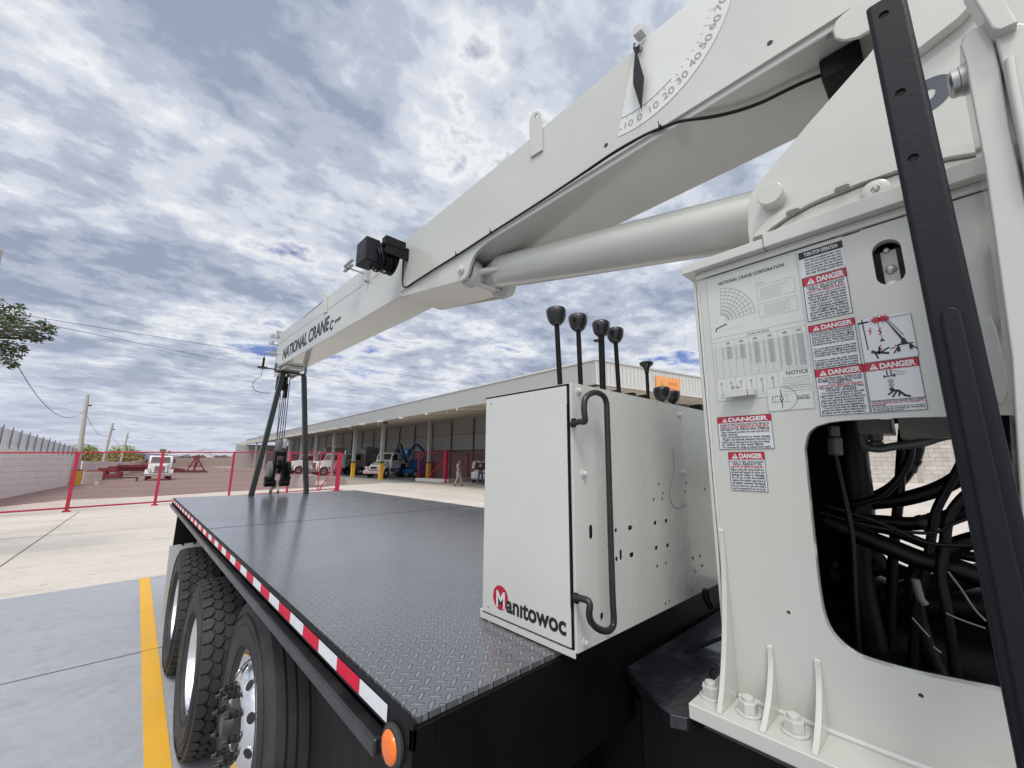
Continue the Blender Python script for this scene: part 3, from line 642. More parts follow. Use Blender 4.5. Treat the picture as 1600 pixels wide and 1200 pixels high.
for h_ in (([(1305, 712), (1318, 770), (1332, 840), (1337, 930), (1345, 1080)], 1.3, .0055),
    ([(1325, 640), (1330, 720), (1338, 790), (1340, 900), (1360, 1000), (1380, 1100)], 1.7, .045),
    ([(1412, 670), (1408, 720), (1405, 770), (1398, 840), (1393, 920), (1390, 1090)], 1.7, .0125),
    ([(1434, 670), (1432, 705), (1415, 740), (1390, 765), (1350, 784), (1310, 800)], 1.75, .017),
    ([(1424, 670), (1421, 715), (1400, 752), (1370, 778), (1320, 790)], 1.6, .010),
    ([(1330, 788), (1370, 785), (1410, 780), (1460, 766), (1500, 745), (1560, 700)], 1.7, .021),
    ([(1330, 812), (1380, 815), (1430, 818), (1480, 808), (1530, 790), (1600, 740)], 1.65, .019),
    ([(1330, 822), (1380, 827), (1420, 840), (1460, 855), (1520, 870), (1600, 880)], 1.6, .013),
    ([(1290, 815), (1390, 855), (1440, 875), (1500, 890), (1600, 930)], 1.5, .024),
    ([(1520, 690), (1485, 755), (1462, 800), (1455, 840), (1445, 900), (1430, 960), (1425, 1090)], 1.5, .010),
    ([(1580, 740), (1520, 765), (1484, 805), (1476, 850), (1470, 900), (1480, 960), (1500, 1100)], 1.45, .011),
    ([(1280, 800), (1360, 822), (1450, 833), (1490, 818), (1540, 800)], 1.4, .004),
    ([(1290, 790), (1370, 815), (1440, 845), (1490, 852), (1580, 850)], 1.4, .005),
    ([(1580, 830), (1500, 850), (1470, 870), (1430, 900), (1440, 990), (1500, 1120)], 1.55, .020),
    ([(1350, 868), (1363, 868), (1372, 875), (1372, 885), (1360, 890)], 1.7, .022),
    ([(1300, 900), (1360, 920), (1420, 940), (1480, 945), (1600, 950)], 1.8, .05),
    ([(1300, 950), (1380, 930), (1450, 915), (1520, 900), (1600, 880)], 1.75, .028)):
    hose(*h_)
m = MB(); a = q(1430, 905, 1.42); b = q(1438, 935, 1.42); m.tube([a, b, q(1446, 945, 1.42)], .0085, 10); m.build('hose_fitting', GREYH, TR, smooth=50)
for pts in (([(1481, 893), (1500, 918), (1523, 952), (1540, 970)]), ([(1478, 958), (1500, 968), (1540, 982)]), ([(1425, 965), (1440, 982), (1452, 995)]), ([(1458, 1010), (1470, 1020)])):
    m = MB(); m.tube(smoothpath([q(x, y, 1.35) for x, y in pts], 4), .0022, 6); m.build('thin_line', GREYH, TR, smooth=60)
# winch drum & dark gear seen right of post
m = MB(); 
for i in range(5): c = q(1590+(i % 2)*14, 655+i*24, 1.3); m.lathe([(.0, -.05), (.04, -.05), (.045, 0), (.04, .05), (0, .05)], c, (.3, .2+.3*i, 1), 12)
m.build('swivel_gear', BLACKP, TR, smooth=40)
# deck under the pedestal and outrigger box
m = MB(); pz = [P(x, y, 'z', 1.186) for x, y in ((985, 1062), (1000, 1080), (1018, 1098), (1032, 1118), (1048, 1130), (1075, 1136), (1100, 1130))]
m.prism([(p.x, p.y) for p in pz] + [(1.04, -.9), (2.3, -.9), (2.3, .735), (1.145, .735)], 'z', 1.176, 1.2045)
m.build('subframe_deck', mat('worn_black_paint', (.010, .011, .014), .22, coat=.7, var=.3, bump=.25, bscale=30, dirt=(.06, .065, .08), dscale=9, damt=.5), TR, bevel=.003)
m = MB(); m.box(1.14, 2.25, .30, .70, .62, 1.175); m.box(.78, 2.5, -.35, .28, .55, 1.10); m.box(.45, 2.85, -.30, .22, .58, .92); m.build('outrigger_box', BLACKP, TR, bevel=.01)
m = MB(); m.cyl((1.36, .66, 1.205), (1.7, .60, 1.205), .006, 6)
m.build('weld_bead', BLACKP, TR)
m = MB(); c = P(1104, 935, 'y', .66); m.tube([c+Vector((0, 0, .03)), c, c+Vector((.01, -.01, -.03))], [.012, .014, .012], 10); m.build('hose_end', HOSE, TR, smooth=50)
# --- decals on the pedestal
CN = [0]
def card(tl, tr_, br_, bl):
    a = [T(*p) for p in (tl, tr_, br_, bl)]
    y0 = (a[0][0]+a[3][0])/2; y1 = (a[1][0]+a[2][0])/2; z1 = (a[0][1]+a[1][1])/2; z0 = (a[2][1]+a[3][1])/2
    CN[0] += 1; d = D2(planeX(XT-.00006*CN[0], y0, z0), .0006); return d, y0-y1, z1-z0
DM = [PAPER, INK, RED, GREYINK, CLEARP]
def para(d, lines, u0, u1, v0, v1, mi=1, off=.022):
    k = len(lines); st = (v1-v0)/k
    for i, s in enumerate(lines):
        if not s: continue
        m_ = mi
        if s[0] == '!': m_ = 2; s = s[1:]
        c = s[0] == '^'
        if c: s = s[1:]
        vs, fs = text2d(s, 1, off, 0); wmax = max(p[0] for p in vs) if vs else 1
        sz = min(st*1.12, (u1-u0)/wmax*1.25); hs = min(1.25, (u1-u0)/(wmax*sz))
        d.text(s, (u0+u1)/2 if c else u0, v1-(i+.8)*st, size=sz, mi=m_, h=3, align='c' if c else 'l', off=off, hscale=hs)
def header(d, W, Hh, hh, txt='DANGER', mi=2, cut=1.0):
    d.rect(0.0, Hh-hh, W, Hh, mi, 2)
    if mi == 2:
        tx = W*.10; s = hh*.74; d.poly([(tx, Hh-hh*.87), (tx+s*1.1, Hh-hh*.87), (tx+s*.55, Hh-hh*.13)], 0, 3)
        d.rect(tx+s*.50, Hh-hh*.60, tx+s*.60, Hh-hh*.32, 2, 4); d.rect(tx+s*.50, Hh-hh*.76, tx+s*.60, Hh-hh*.68, 2, 4)
        d.text(txt, tx+s*1.3, Hh-hh*.82, size=hh*.88, width=W*.94-tx-s*1.3, mi=0, h=3, off=.045)
    else: d.text(txt, W*.13, Hh-hh*.75, size=hh*.72, width=W*.76, mi=0, h=3, off=.03)
def fin(d, label=None, name='warning_decal'):
    o = d.mb.build(name, DM, ped, weld=False)
    if label: o['label'] = label
    return o
# load chart
d, W, Hh = card((1102.7, 438.7), (1244.5, 393), (1269, 594.5), (1116.7, 613.7)); Z = Hh
W, Z = W, Hh
zc0 = T(1117, 643)[1]; d = D2(planeX(XT, T(1103, 440)[0], T(1185, 622)[1]), .0005); y0 = T(1103, 440)[0]
W = y0-(T(1244.5, 393)[0]+T(1277, 640)[0])/2; Z = T(1175, 416)[1]-T(1185, 622)[1]
d.rect(0, 0, W, Z, 4, 1); d.frame(.001, .001, W-.001, Z-.001, .0006, 3)
d.text('NATIONAL CRANE CORPORATION', W*.15, Z*.925, width=W*.72, size=Z*.036, mi=1, off=.02)
ox, oz = W*.13, Z*.62
for i in range(1, 9):
    rr = W*.40*i/8*.85+W*.06; pts = [(ox+rr*math.cos(a)*1.0, oz+rr*math.sin(a)*1.12) for a in [rad(4+80*j/16) for j in range(17)]]; d.line(pts, .0009, 3)
for j in range(10):
    a = rad(4+80*j/9); d.line([(ox+W*.08*math.cos(a), oz+W*.08*math.sin(a)*1.12), (ox+W*.40*math.cos(a), oz+W*.40*math.sin(a)*1.12)], .0008, 3)
d.line([(W*.07, Z*.575), (W*.20, Z*.598)], .0028, 1); d.line([(W*.072, Z*.575), (W*.072, Z*.55)], .0022, 1)
for i in range(7): d.line([(W*.075, Z*(.63+.035*i)), (W*.095, Z*(.63+.035*i))], .0007, 3); d.line([(W*(.12+.05*i), Z*.555), (W*(.14+.05*i), Z*.555)], .0007, 3)
d.frame(W*.57, Z*.72, W*.95, Z*.83, .0006, 3); d.frame(W*.57, Z*.585, W*.95, Z*.69, .0006, 3)
for i in range(7): d.line([(W*.60, Z*(.735+.012*i)), (W*(.80+.12*random.random()), Z*(.735+.012*i))], .0006, 3); d.line([(W*.62, Z*(.60+.012*i)), (W*(.82+.08*random.random()), Z*(.60+.012*i))], .0006, 3)
d.text('NOTES', W*.56, Z*.845, size=Z*.018, mi=3); d.text('LOAD RATINGS', W*.42, Z*.475, size=Z*.02, mi=1)
d.line([(0, Z*.50), (W, Z*.50)], .0007, 3); d.line([(0, Z*.465), (W, Z*.465)], .0006, 3)
for k in range(13): x = W*(.04+.076*k); d.line([(x, Z*.18), (x, Z*.46)], .0005, 3)
for k in range(20): d.line([(W*.0, Z*(.185+.0122*k)), (W*.995, Z*(.185+.0122*k))], .00035, 3)
for k, (c0, n) in enumerate(((.20, 8), (.35, 9), (.50, 13), (.65, 14), (.80, 17), (.93, 18))):
    for j in range(n): d.line([(W*(c0-.028), Z*(.41-.0122*j)), (W*(c0+.028), Z*(.41-.0122*j))], .0018, 3); d.line([(W*(c0-.075), Z*(.41-.0122*j)), (W*(c0-.06), Z*(.41-.0122*j))], .0010, 3)
    d.text('000', W*(c0-.03), Z*.435, size=Z*.02, mi=1)
d.line([(0, Z*.175), (W, Z*.175)], .0006, 3)
for k in range(7): d.line([(W*(.02+.11*k), Z*.01), (W*(.02+.11*k), Z*.172)], .0006, 3)
for k in range(6):
    x = W*(.075+.11*k); d.poly(circ(x, Z*.135, .0035, 8), 3, 2); d.line([(x, Z*.125), (x+.001, Z*.06)], .0010 + .0003*k, 3); d.poly(circ(x, Z*.05, .0024, 8), 3, 2); d.line([(x-.004, Z*.028), (x+.004, Z*.028)], .0008, 3)
d.text('NOTICE', W*.76, Z*.14, size=Z*.035, mi=1, off=.01)
para(d, ['Load ratings are based on freely', 'suspended loads and do not exceed', '85% of tipping. Deductions must be', 'made for weight of load block and', 'all handling devices. Refer to the', 'operators manual for area chart.'], W*.72, W*.97, Z*.02, Z*.13, 3, 0)
fin(d, 'cream load chart with arc diagram', 'load_chart')
d, W, Hh = card((1248, 395), (1316, 376.8), (1322, 417.7), (1251.5, 434)); d.rect(0, 0, W, Hh, 0); header(d, W, Hh, Hh*.27, 'TURN STOP OPERATION', 1)
para(d, ['This crane is equipped with a turn', 'stop. Do not rotate past the stop.', 'Read the manual before using crane', 'Turn slowly near the end of travel', 'and never force the swing against', 'the stop. Damage could result.'], W*.12, W*.95, Hh*.06, Hh*.70); fin(d, 'white sticker with black heading')
d, W, Hh = card((1253, 435), (1323, 419.5), (1332.7, 489.5), (1262, 503.5)); d.rect(0, 0, W, Hh, 0); header(d, W, Hh, Hh*.19); d.frame(.001, .001, W-.001, Hh, .0012, 1)
para(d, ['^FAILURE TO OBEY THE FOLLOWING', '^WILL RESULT IN', '!^DEATH OR SERIOUS INJURY', '- Operate crane only in accord with', 'instructions and safety rules.', '- Never lift people with the hook', 'or stand below a raised load.', '- Keep everyone clear of the boom', 'when unfolding outriggers.', '- Set outriggers on firm level', 'ground before lifting. Inspect', 'wire rope daily for wear and', 'replace when it is damaged.'], W*.08, W*.93, Hh*.03, Hh*.80); fin(d)
d, W, Hh = card((1262, 508.7), (1337, 497.5), (1346, 571.7), (1272.5, 577)); d.rect(0, 0, W, Hh, 0); header(d, W, Hh, Hh*.15); d.frame(.001, .001, W-.001, Hh, .001, 1)
para(d, ['^ELECTROCUTION HAZARD', '^TO AVOID DEATH OR SERIOUS INJURY', 'Keep all parts of this crane, rigging', 'and load at least 10 ft away from any', 'live power line. This crane is not', 'insulated and gives no protection.', '', 'You must allow for boom sway, rope', 'stretch, wind and rigging movement.', 'Use a signal person at all times when', 'working near lines. Use tag lines.', '', 'If contact is made stay with machine', 'and move away from the line slowly.', 'NEVER touch crane, load or rope.', 'Do not operate without training.'], W*.05, W*.95, Hh*.02, Hh*.84); fin(d)
d, W, Hh = card((1340.7, 494.7), (1426.5, 491), (1435, 557.7), (1347.7, 568)); d.poly([(0, 0), (W, 0), (W, Hh*.93), (W*.97, Hh*.98), (W*.7, Hh), (0, Hh)], 0); d.frame(.001, .001, W-.001, Hh*.93, .0008, 1)
d.line([(W*.02, Hh*.92), (W*.20, Hh*.92)], .0035, 1); d.line([(W*.09, Hh*.99), (W*.12, Hh*.30)], .0020, 1)
for x in (.36, .50): d.poly([(W*x+.010*(1 if j % 2 else .6)*math.cos(j*math.pi/8)*1.0, Hh*.93+.009*(1 if j % 2 else .6)*math.sin(j*math.pi/8)) for j in range(16)], 2, 3)
d.line([(W*.38, Hh*.90), (W*.41, Hh*.49)], .0009, 1); d.poly([(W*.36, Hh*.44), (W*.46, Hh*.44), (W*.41, Hh*.51)], 1, 3)
d.poly([(W*.49, Hh*.97), (W*.54, Hh*.90), (W*.78, Hh*.44), (W*.74, Hh*.42)], 1, 3); d.line([(W*.56, Hh*.92), (W*.80, Hh*.50)], .0012, 1)
d.poly([(W*.72, Hh*.30), (W*.86, Hh*.30), (W*.80, Hh*.44), (W*.75, Hh*.44)], 1, 3); d.line([(W*.70, Hh*.32), (W*.58, Hh*.14)], .0022, 1); d.line([(W*.86, Hh*.32), (W*.98, Hh*.18)], .0022, 1); d.rect(W*.64, Hh*.16, W*.70, Hh*.26, 1, 3); d.rect(W*.86, Hh*.18, W*.92, Hh*.28, 1, 3); d.line([(W*.62, Hh*.30), (W*.94, Hh*.31)], .002, 1)
d.line([(W*.22, Hh*.22), (W*.48, Hh*.16)], .0045, 1); d.line([(W*.30, Hh*.17), (W*.34, Hh*.32)], .003, 1); d.line([(W*.34, Hh*.20), (W*.50, Hh*.28)], .003, 1); d.line([(W*.24, Hh*.20), (W*.28, Hh*.08)], .003, 1); d.poly(circ(W*.205, Hh*.23, .0035, 8), 1, 3)
for x, y in ((.24, .78), (.42, .74), (.37, .36)): d.line([(W*x, Hh*y), (W*(x-.05), Hh*(y-.07)), (W*(x), Hh*(y-.08)), (W*(x-.05), Hh*(y-.15))], .0016, 2)
d.line([(W*.52, Hh*.26), (W*.56, Hh*.24), (W*.58, Hh*.27), (W*.62, Hh*.25)], .0014, 2); fin(d, 'white pictogram sticker with torn top edge')
d, W, Hh = card((1272.5, 577.7), (1347.7, 570), (1361.7, 645), (1282, 651)); d.rect(0, 0, W, Hh, 0); header(d, W, Hh, Hh*.165); d.frame(.001, .001, W-.001, Hh, .001, 1)
para(d, ['^AN UNTRAINED OPERATOR', '^SUBJECTS HIMSELF AND', '^OTHERS TO', '!^DEATH OR SERIOUS INJURY', '^YOU MUST NOT OPERATE THIS', '^CRANE UNLESS', '- You have been trained in the safe', '  operation of this crane.', '- You read, understand and follow the', '  safety and operating recommendations', '  in the manuals, your employers work', '  rules and government regulations.', '- You are sure that all safety signs,', '  guards and other safety features are', '  in place and in proper condition.'], W*.05, W*.95, Hh*.03, Hh*.81); fin(d)
d, W, Hh = card((1349.5, 569), (1435, 557.7), (1451, 640), (1361, 646)); d.rect(0, 0, W, Hh, 0); header(d, W, Hh, Hh*.165); d.frame(.001, .001, W-.001, Hh, .001, 1); d.line([(0, Hh*.24), (W, Hh*.24)], .001, 1)
d.rect(W*.40, Hh*.72, W*.42, Hh*.82, 1, 3); d.rect(W*.47, Hh*.72, W*.49, Hh*.82, 1, 3); d.line([(W*.49, Hh*.80), (W*.75, Hh*.74)], .0008, 1); d.line([(W*.49, Hh*.74), (W*.72, Hh*.70)], .0008, 1)
d.poly([(W*.33, Hh*.70), (W*.36, Hh*.74), (W*.36, Hh*.66)], 1, 3); d.poly([(W*.56, Hh*.70), (W*.52, Hh*.74), (W*.52, Hh*.66)], 1, 3); d.line([(W*.35, Hh*.70), (W*.54, Hh*.70)], .002, 1)
d.poly(circ(W*.45, Hh*.60, .005, 10), 3, 3); d.poly(circ(W*.45, Hh*.52, .004, 10), 3, 3); d.line([(W*.45, Hh*.62), (W*.45, Hh*.46)], .001, 1)
d.line([(W*.45, Hh*.42), (W*.56, Hh*.40), (W*.66, Hh*.30), (W*.74, Hh*.28)], .004, 1); d.line([(W*.48, Hh*.41), (W*.37, Hh*.34)], .003, 1); d.line([(W*.53, Hh*.40), (W*.44, Hh*.29)], .003, 1); d.poly(circ(W*.445, Hh*.435, .004, 8), 1, 3); d.line([(W*.58, Hh*.37), (W*.55, Hh*.30)], .003, 1)
para(d, ['TWO BLOCKING THE CRANE WILL CAUSE', '!DEATH, SERIOUS INJURY OR PROPERTY', 'DAMAGE.', 'Do not allow the hook block to contact', 'the boom tip by hoisting up, extending', 'or lowering the boom.'], W*.04, W*.96, Hh*.02, Hh*.23); fin(d, 'white and red sticker with fallen figure below a hook')
d, W, Hh = card((1197, 606.7), (1269, 599.7), (1274, 638), (1200.7, 643.5)); d.rect(0, 0, W, Hh, 4); d.frame(.001, .001, W-.001, Hh-.001, .0006, 3)
d.frame(W*.13, Hh*.38, W*.32, Hh*.62, .0009, 1); d.frame(W*.19, Hh*.38, W*.46, Hh*.62, .0007, 3); d.line([(W*.34+.031*math.cos(rad(a)), Hh*.5+.031*math.sin(rad(a))*.95) for a in range(-90, 91, 12)], .0007, 1); d.line([(W*.33, Hh*.12), (W*.33, Hh*.88)], .0016, 1); d.poly(circ(W*.33, Hh*.5, .004, 10), 1, 3); d.poly(circ(W*.33, Hh*.5, .0022, 10), 0, 4)
for y in (.34, .66): d.line([(W*.34, Hh*y), (W*.62, Hh*y)], .0005, 3)
para(d, ['FULL CAPACITY', 'WORK AREA'], W*.66, W*.93, Hh*.40, Hh*.60); fin(d, 'cream work area diagram')
for (cc, L1) in ((((1120, 652), (1205, 647.7), (1211, 701), (1125.5, 703)), ['^FAILURE TO OBEY THE FOLLOWING WILL RESULT IN', '!^DEATH OR SERIOUS INJURY', '^INSTABILITY OR STRUCTURAL DAMAGE', '- Read, understand and follow the crane load and work', '  area charts.', '- Do not exceed boom or crane ratings.', '- Weights of accessories attached to the boom or', '  loadline must be deducted from the load chart ratings', '  or added to the load lifted.', '- Do not exceed jib ratings at reduced boom lengths.']),
                 (((1137.7, 706.5), (1194.8, 706.5), (1201, 769.5), (1143.7, 766)), ['^FAILURE TO OBEY THE FOLLOWING', '^WILL RESULT IN', '!^DEATH OR SERIOUS INJURY', 'Before using this crane check the', 'oil level and inspect all hoses and', 'fittings for leaks or damage.', 'Do not use or alter this machine', 'without the makers approval and', 'all safety devices working.', 'Do not leave the controls while a', 'load is suspended from the hook.'])):
    d, W, Hh = card(*cc); d.rect(0, 0, W, Hh, 0); header(d, W, Hh, Hh*.19); d.frame(.001, .001, W-.001, Hh, .0010, 1); para(d, L1, W*.05, W*.95, Hh*.03, Hh*.79); fin(d)
# bracket clip under the chart
m = MB(); c0 = T(1138, 614); c1 = T(1172, 606); zt_ = (c0[1]+c1[1])/2
m.box(XT-.026, XT-.001, c1[0], c0[0], zt_-.003, zt_); m.box(XT-.030, XT-.026, c1[0], c0[0], zt_-.020, zt_); m.box(XT-.026, XT-.001, c1[0]-.014, c1[0]-.0002, zt_-.019, zt_-.001)
m.build('bracket', WHITE, ped, bevel=.0015)
m = MB(); cy_ = T(1152, 606); m.lathe([(.010, 0), (.010, .006), (.006, .007), (.006, .010), (0, .010)], (XT-.016, cy_[0], zt_), (0, 0, 1), 16); m.build('bolt', STEEL, ped, smooth=40)
# --- control cabinet
CX, CY, CZ0, CZ1 = .858, .688, 1.333, 2.006; CYB = 1.052; CX1 = 1.76
C = lambda x, y: PY(x, y, CY)
hl = []
for x, y, w_, h_ in ((580, 648, .003, .0038), (638, 638, .0052, .0042), (740, 618, .0045, .004), (785, 610, .0045, .004), (583, 765, .003, .004), (600, 748, .0028, .009), (644, 748, .0052, .0042), (745, 720, .0045, .004), (791, 710, .0045, .004), (749, 795, .0026, .0034), (784, 783, .0026, .0034), (735, 523, .0026, .0034), (755, 460, .0024, .003), (772, 497, .0024, .003), (769, 520, .0026, .0034), (866, 455, .0024, .003), (861, 490, .0024, .003), (894, 762, .0038, .0034), (923, 753, .0038, .0034), (932, 793, .0038, .0034), (943, 480, .0034, .0036), (523, 998, .0032, .0056), (889, 895, .0022, .003), (897, 893, .0022, .003), (783, 948, .0024, .003), (798, 938, .0024, .003), (478, 655, .0034, .0115), (751, 130, .0012, .005)):
    c = C(740+x/2.608, 580+y/2.608); w_ *= 2.2; h_ *= 1.6; hl.append(slot(c[0], c[1], w_, h_, min(w_, h_)*.95, 3))
m = MB(); m.prism([(CX, CZ0), (CX1, CZ0), (CX1, CZ1), (CX, CZ1)], 'y', CY, CY+.0012, 0, hl)
cab = m.build('control_cabinet', WHITE2, TR)
m = MB(); m.box(CX, CX+.004, CY+.0013, CYB, CZ0, CZ1); m.box(CX+.0041, CX1, CYB-.004, CYB, CZ0, CZ1); m.box(CX+.0041, CX1-.004, CY+.0041, CYB-.0041, CZ0, CZ0+.004)
m.box(CX1-.004, CX1, CY+.0041, CYB-.0041, CZ0, CZ1); m.box(CX+.0041, CX1-.0041, CY+.0041, CYB-.0041, CZ1-.016, CZ1-.012)
m.box(CX-.004, CX+.02, CYB+.0001, CYB+.012, CZ0-.012, CZ0+.012); m.box(CX-.004, CX, CY+.004, CYB+.012, CZ0-.012, CZ0+.004)
m.build('shell', WHITE2, cab, bevel=.001)
m = MB(); m.box(CX+.0042, CX1-.0042, CY+.0014, CY+.0035, CZ0+.0042, CZ1-.0165); m.build('black_interior', BLACKP, cab)  # black sheet behind the holes stands in for the shade inside
m = MB(); hd = [PX(x, y, CX) for x, y in ((768.6, 632), (764, 948))]
m.prism([(CY+.014, CZ0+.010), (CY+.014, CZ1-.008), (CYB-.003, CZ1-.008), (CYB-.003, CZ0+.010)], 'x', CX-.007, CX-.003, 0, [circ(h[0]-.004, h[1], .0034, 10) for h in hd])
door = m.build('door', WHITE2, cab, bevel=.001)
m = MB(); m.box(CX-.003, CX, CY+.008, CYB+.001, CZ0+.006, CZ1-.002); m.box(CX-.0068, CX-.003, CY+.009, CY+.0132, CZ0+.10, CZ1-.06); m.box(CX-.0068, CX-.003, CY+.012, CYB, CZ1-.0072, CZ1-.0042); m.build('door_gap_black', BLACKP, cab)  # shade of the gap round the door put in as black strips
d = D2(lambda u, v, h: (CX-.007-h, PX(766, 940, CX-.007)[0]-u, PX(782, 934, CX-.007)[1]+v), .0004)
cc = PX(782, 934, CX-.007); r_ = .0335; u0 = PX(766, 940, CX-.007)[0]-cc[0]
d.poly(circ(u0, 0, r_, 36), 1, 1)
e = PX(885, 985, CX-.007); Wt = PX(766, 940, CX-.007)[0]-e[0]
d.text('M', u0-.018, -.026, width=.038, size=.062, mi=2, h=2, off=.03)
d.text('anıtowoc', u0+.026, -.030, width=Wt-u0-.026, size=.062, mi=0, h=2, off=.03)
d.mb.build('lettering', [INK, RED, PAPER], cab, weld=False)
def boltmb(m, c, ax, r=.0085):
    m.lathe([(r*1.35, 0), (r*1.35, .0018), (r*.8, .002)], c, ax, 20, 0); u = Vector(c)+Vector(ax)*.002; m.lathe([(r*.82, 0), (r*.82, .007), (r*.55, .009), (0, .009)], u, ax, 6, 0)
for x, y in ((903.5, 611), (911.4, 740), (914, 1004), (1061, 648), (1067, 738), (1087, 890)):
    c = C(x, y); m = MB(); boltmb(m, (c[0], CY, c[1]), (0, -1, 0)); m.build('bolt', WHITE2, cab, smooth=30)
HY = CY-.045
hp = [P(x, y, 'y', HY) for x, y in ((914, 658), (912.5, 640), (914, 624), (921, 616), (932, 613.5), (942, 618), (947, 628), (948.5, 650))] + [P(x, y, 'y', HY) for x, y in ((953, 800), (957, 930), (959, 968), (956, 981), (947, 986), (934, 982), (924, 972), (920.5, 960), (920, 940))]
m = MB(); m.tube(smoothpath([(hp[0].x, CY, hp[0].z-.006)] + [hp[0]+Vector((0, .018, 0))] + hp + [(hp[-1].x, CY, hp[-1].z)], 4), .0082, 12); hnd = m.build('handle', mat('handle_rubber', (.010, .010, .011), .35, coat=.2, bump=.1, bscale=150), cab, smooth=60)
for p in (hp[0], hp[-1]):
    m = MB(); m.box(p.x-.002, p.x+.006, CY-.012, CY-.0002, p.z-.014, p.z+.010); m.cyl((p.x+.006, CY-.007, p.z-.006), (p.x+.011, CY-.007, p.z-.006), .005, 10); m.build('handle_foot', BLACKP, cab, bevel=.003)
m = MB(); m.tube(smoothpath([P(x, y, 'y', CY-.0006) for x, y in ((1051, 700), (1053, 730), (1049, 752), (1046, 773), (1051, 789), (1060, 794), (1072, 788))], 6), .0012, 4); m.build('marker_scribble', mat('scribble', (.22, .24, .27), .7), cab)
# levers
KN = mat('knob_plastic', (.009, .009, .010), .28, coat=.3)
def lever(kx, ky, bx, by, Y=.85, r=.0085, kind='cup', kr=.0335):
    a = P(kx, ky, 'y', Y); b = P(bx, by, 'y', Y); dr = (a-b).normalized(); b = b-dr*((b.z-(CZ1-.03))/max(.3, dr.z))
    m = MB(); m.tube([b, a-dr*.01], r, 12); lv = m.build('control_lever', BLACKP, TR, smooth=60)
    m = MB()
    if kind == 'cup': prof = [(0, -.029), (.010, -.028), (.0165, -.022), (.0215, -.012), (.0235, 0), (.0238, .008), (.0205, .0125), (0, .0145)]
    else: prof = [(0, -.03), (.007, -.03), (.008, -.018), (.0125, -.008), (.0215, -.001), (.0235, .006), (.018, .0105), (0, .012)]
    m.lathe([(q_[0]*kr/.0235, q_[1]*kr/.0235) for q_ in prof], a, dr, 28); m.build('knob', KN, lv, smooth=50); return lv
lever(869, 490, 875, 600); lever(903, 500.5, 907.5, 606); lv = lever(939, 510, 942, 612, r=.0115)
a = P(935.5, 532, 'y', .85); m = MB(); m.tube([a+Vector((.022*math.cos(i*math.pi/8), .014*math.sin(i*math.pi/8), .003*math.cos(i*math.pi/8))) for i in range(16)], .0028, 6, closed=True); m.build('ring', BLACKP, lv, smooth=60)
lever(961, 520.5, 967, 612); lever(1010, 570, 1013, 625, Y=.83, r=.0068, kind='m', kr=.029); lever(1034, 612, 1036, 640, Y=.80, kr=.034); lever(1051, 617, 1053, 640, Y=.88, kr=.034)
m = MB(); 
for x, y, s in ((1088, 634, .035), (1103, 636, .03), (955, 612, .012), (980, 616, .014), (1000, 619, .012)):
    c = P(x, y, 'y', 1.0); m = MB(); m.box(c.x-s, c.x+s, .96, 1.03, CZ1-.012, c.z+.004); m.build('valve', BLACKP, TR, bevel=.006)
# --- boom
XB = 1.36; B_ = lambda x, y: PX(x, y, XB)
def bz(y): return 3.09
ztop = [B_(635, 375), B_(800, 240), B_(990, 75), B_(1083, 0)]
zb_ = B_(1200, 105)[1]
zb_ = 3.055
m = MB(); yj = B_(625, 447)[0]
m.prism([(yj, zb_+.005), (B_(632, 378)[0], ztop[0][1]), ztop[1], ztop[3], (-1.3, ztop[3][1]+.02), (-1.3, zb_)], 'x', XB, 1.765)
boom = m.build('boom', WHITE, TR, bevel=.006, seg=3)
XC = 1.40; TB = lambda x, y: PX(x, y, XC)
tt = [TB(440, 520), TB(552, 432), TB(628, 378)]; tb = [TB(437, 571), TB(520, 525), TB(600, 478), TB(625, 462)]
m = MB(); m.prism([(6.72, tb[0][1]), (6.72, tt[0][1]), (3.9, tt[1][1]), (2.55, tt[2][1]-.01), (2.55, tb[3][1]), (3.2, tb[2][1])], 'x', XC, 1.725)
tip = m.build('boom_extension', WHITE, TR, bevel=.006, seg=3)
# bottom edge flange where the cable runs
m = MB(); m.box(XB-.012, XB-.0005, -.8, yj-.02, zb_+.028, zb_+.036); m.build('edge_flange', WHITE, boom)
# cylinder bracket
left = [B_(x, y) for x, y in ((623, 461), (720, 438), (727, 433), (731, 424), (734, 413), (738, 402), (744, 393), (751, 386), (760, 380))]
left[0] = (left[0][0], zb_-.002); poly = left + [(left[-1][0], zb_+.006), (left[0][0], zb_+.006)]
m = MB(); m.prism(poly, 'x', XB+.003, XB+.022); m.prism(poly, 'x', 1.742, 1.762)
zlo = left[1][1]; ym = (left[0][0]+left[1][0])/2
m.add([(XB+.022, left[0][0], zb_-.002), (1.742, left[0][0], zb_-.002), (1.742, left[2][0], zlo+.012), (XB+.022, left[2][0], zlo+.012), (XB+.022, left[0][0], zb_-.006), (1.742, left[0][0], zb_-.006), (1.742, left[2][0], zlo+.004), (XB+.022, left[2][0], zlo+.004)], [(0, 1, 2, 3), (4, 5, 6, 7), (0, 1, 5, 4), (3, 2, 6, 7), (0, 3, 7, 4), (1, 2, 6, 5)])
m.build('cylinder_bracket', WHITE, boom, bevel=.003)
c = B_(721, 422); m = MB(); m.lathe([(.028, 0), (.028, .014), (.019, .016), (.017, .025), (0, .026)], (XB+.003, *c), (-1, 0, 0), 24); m.cyl((XB+.02, *c), (1.745, *c), .034, 24); m.build('bracket_pin', WHITE, boom, smooth=40)
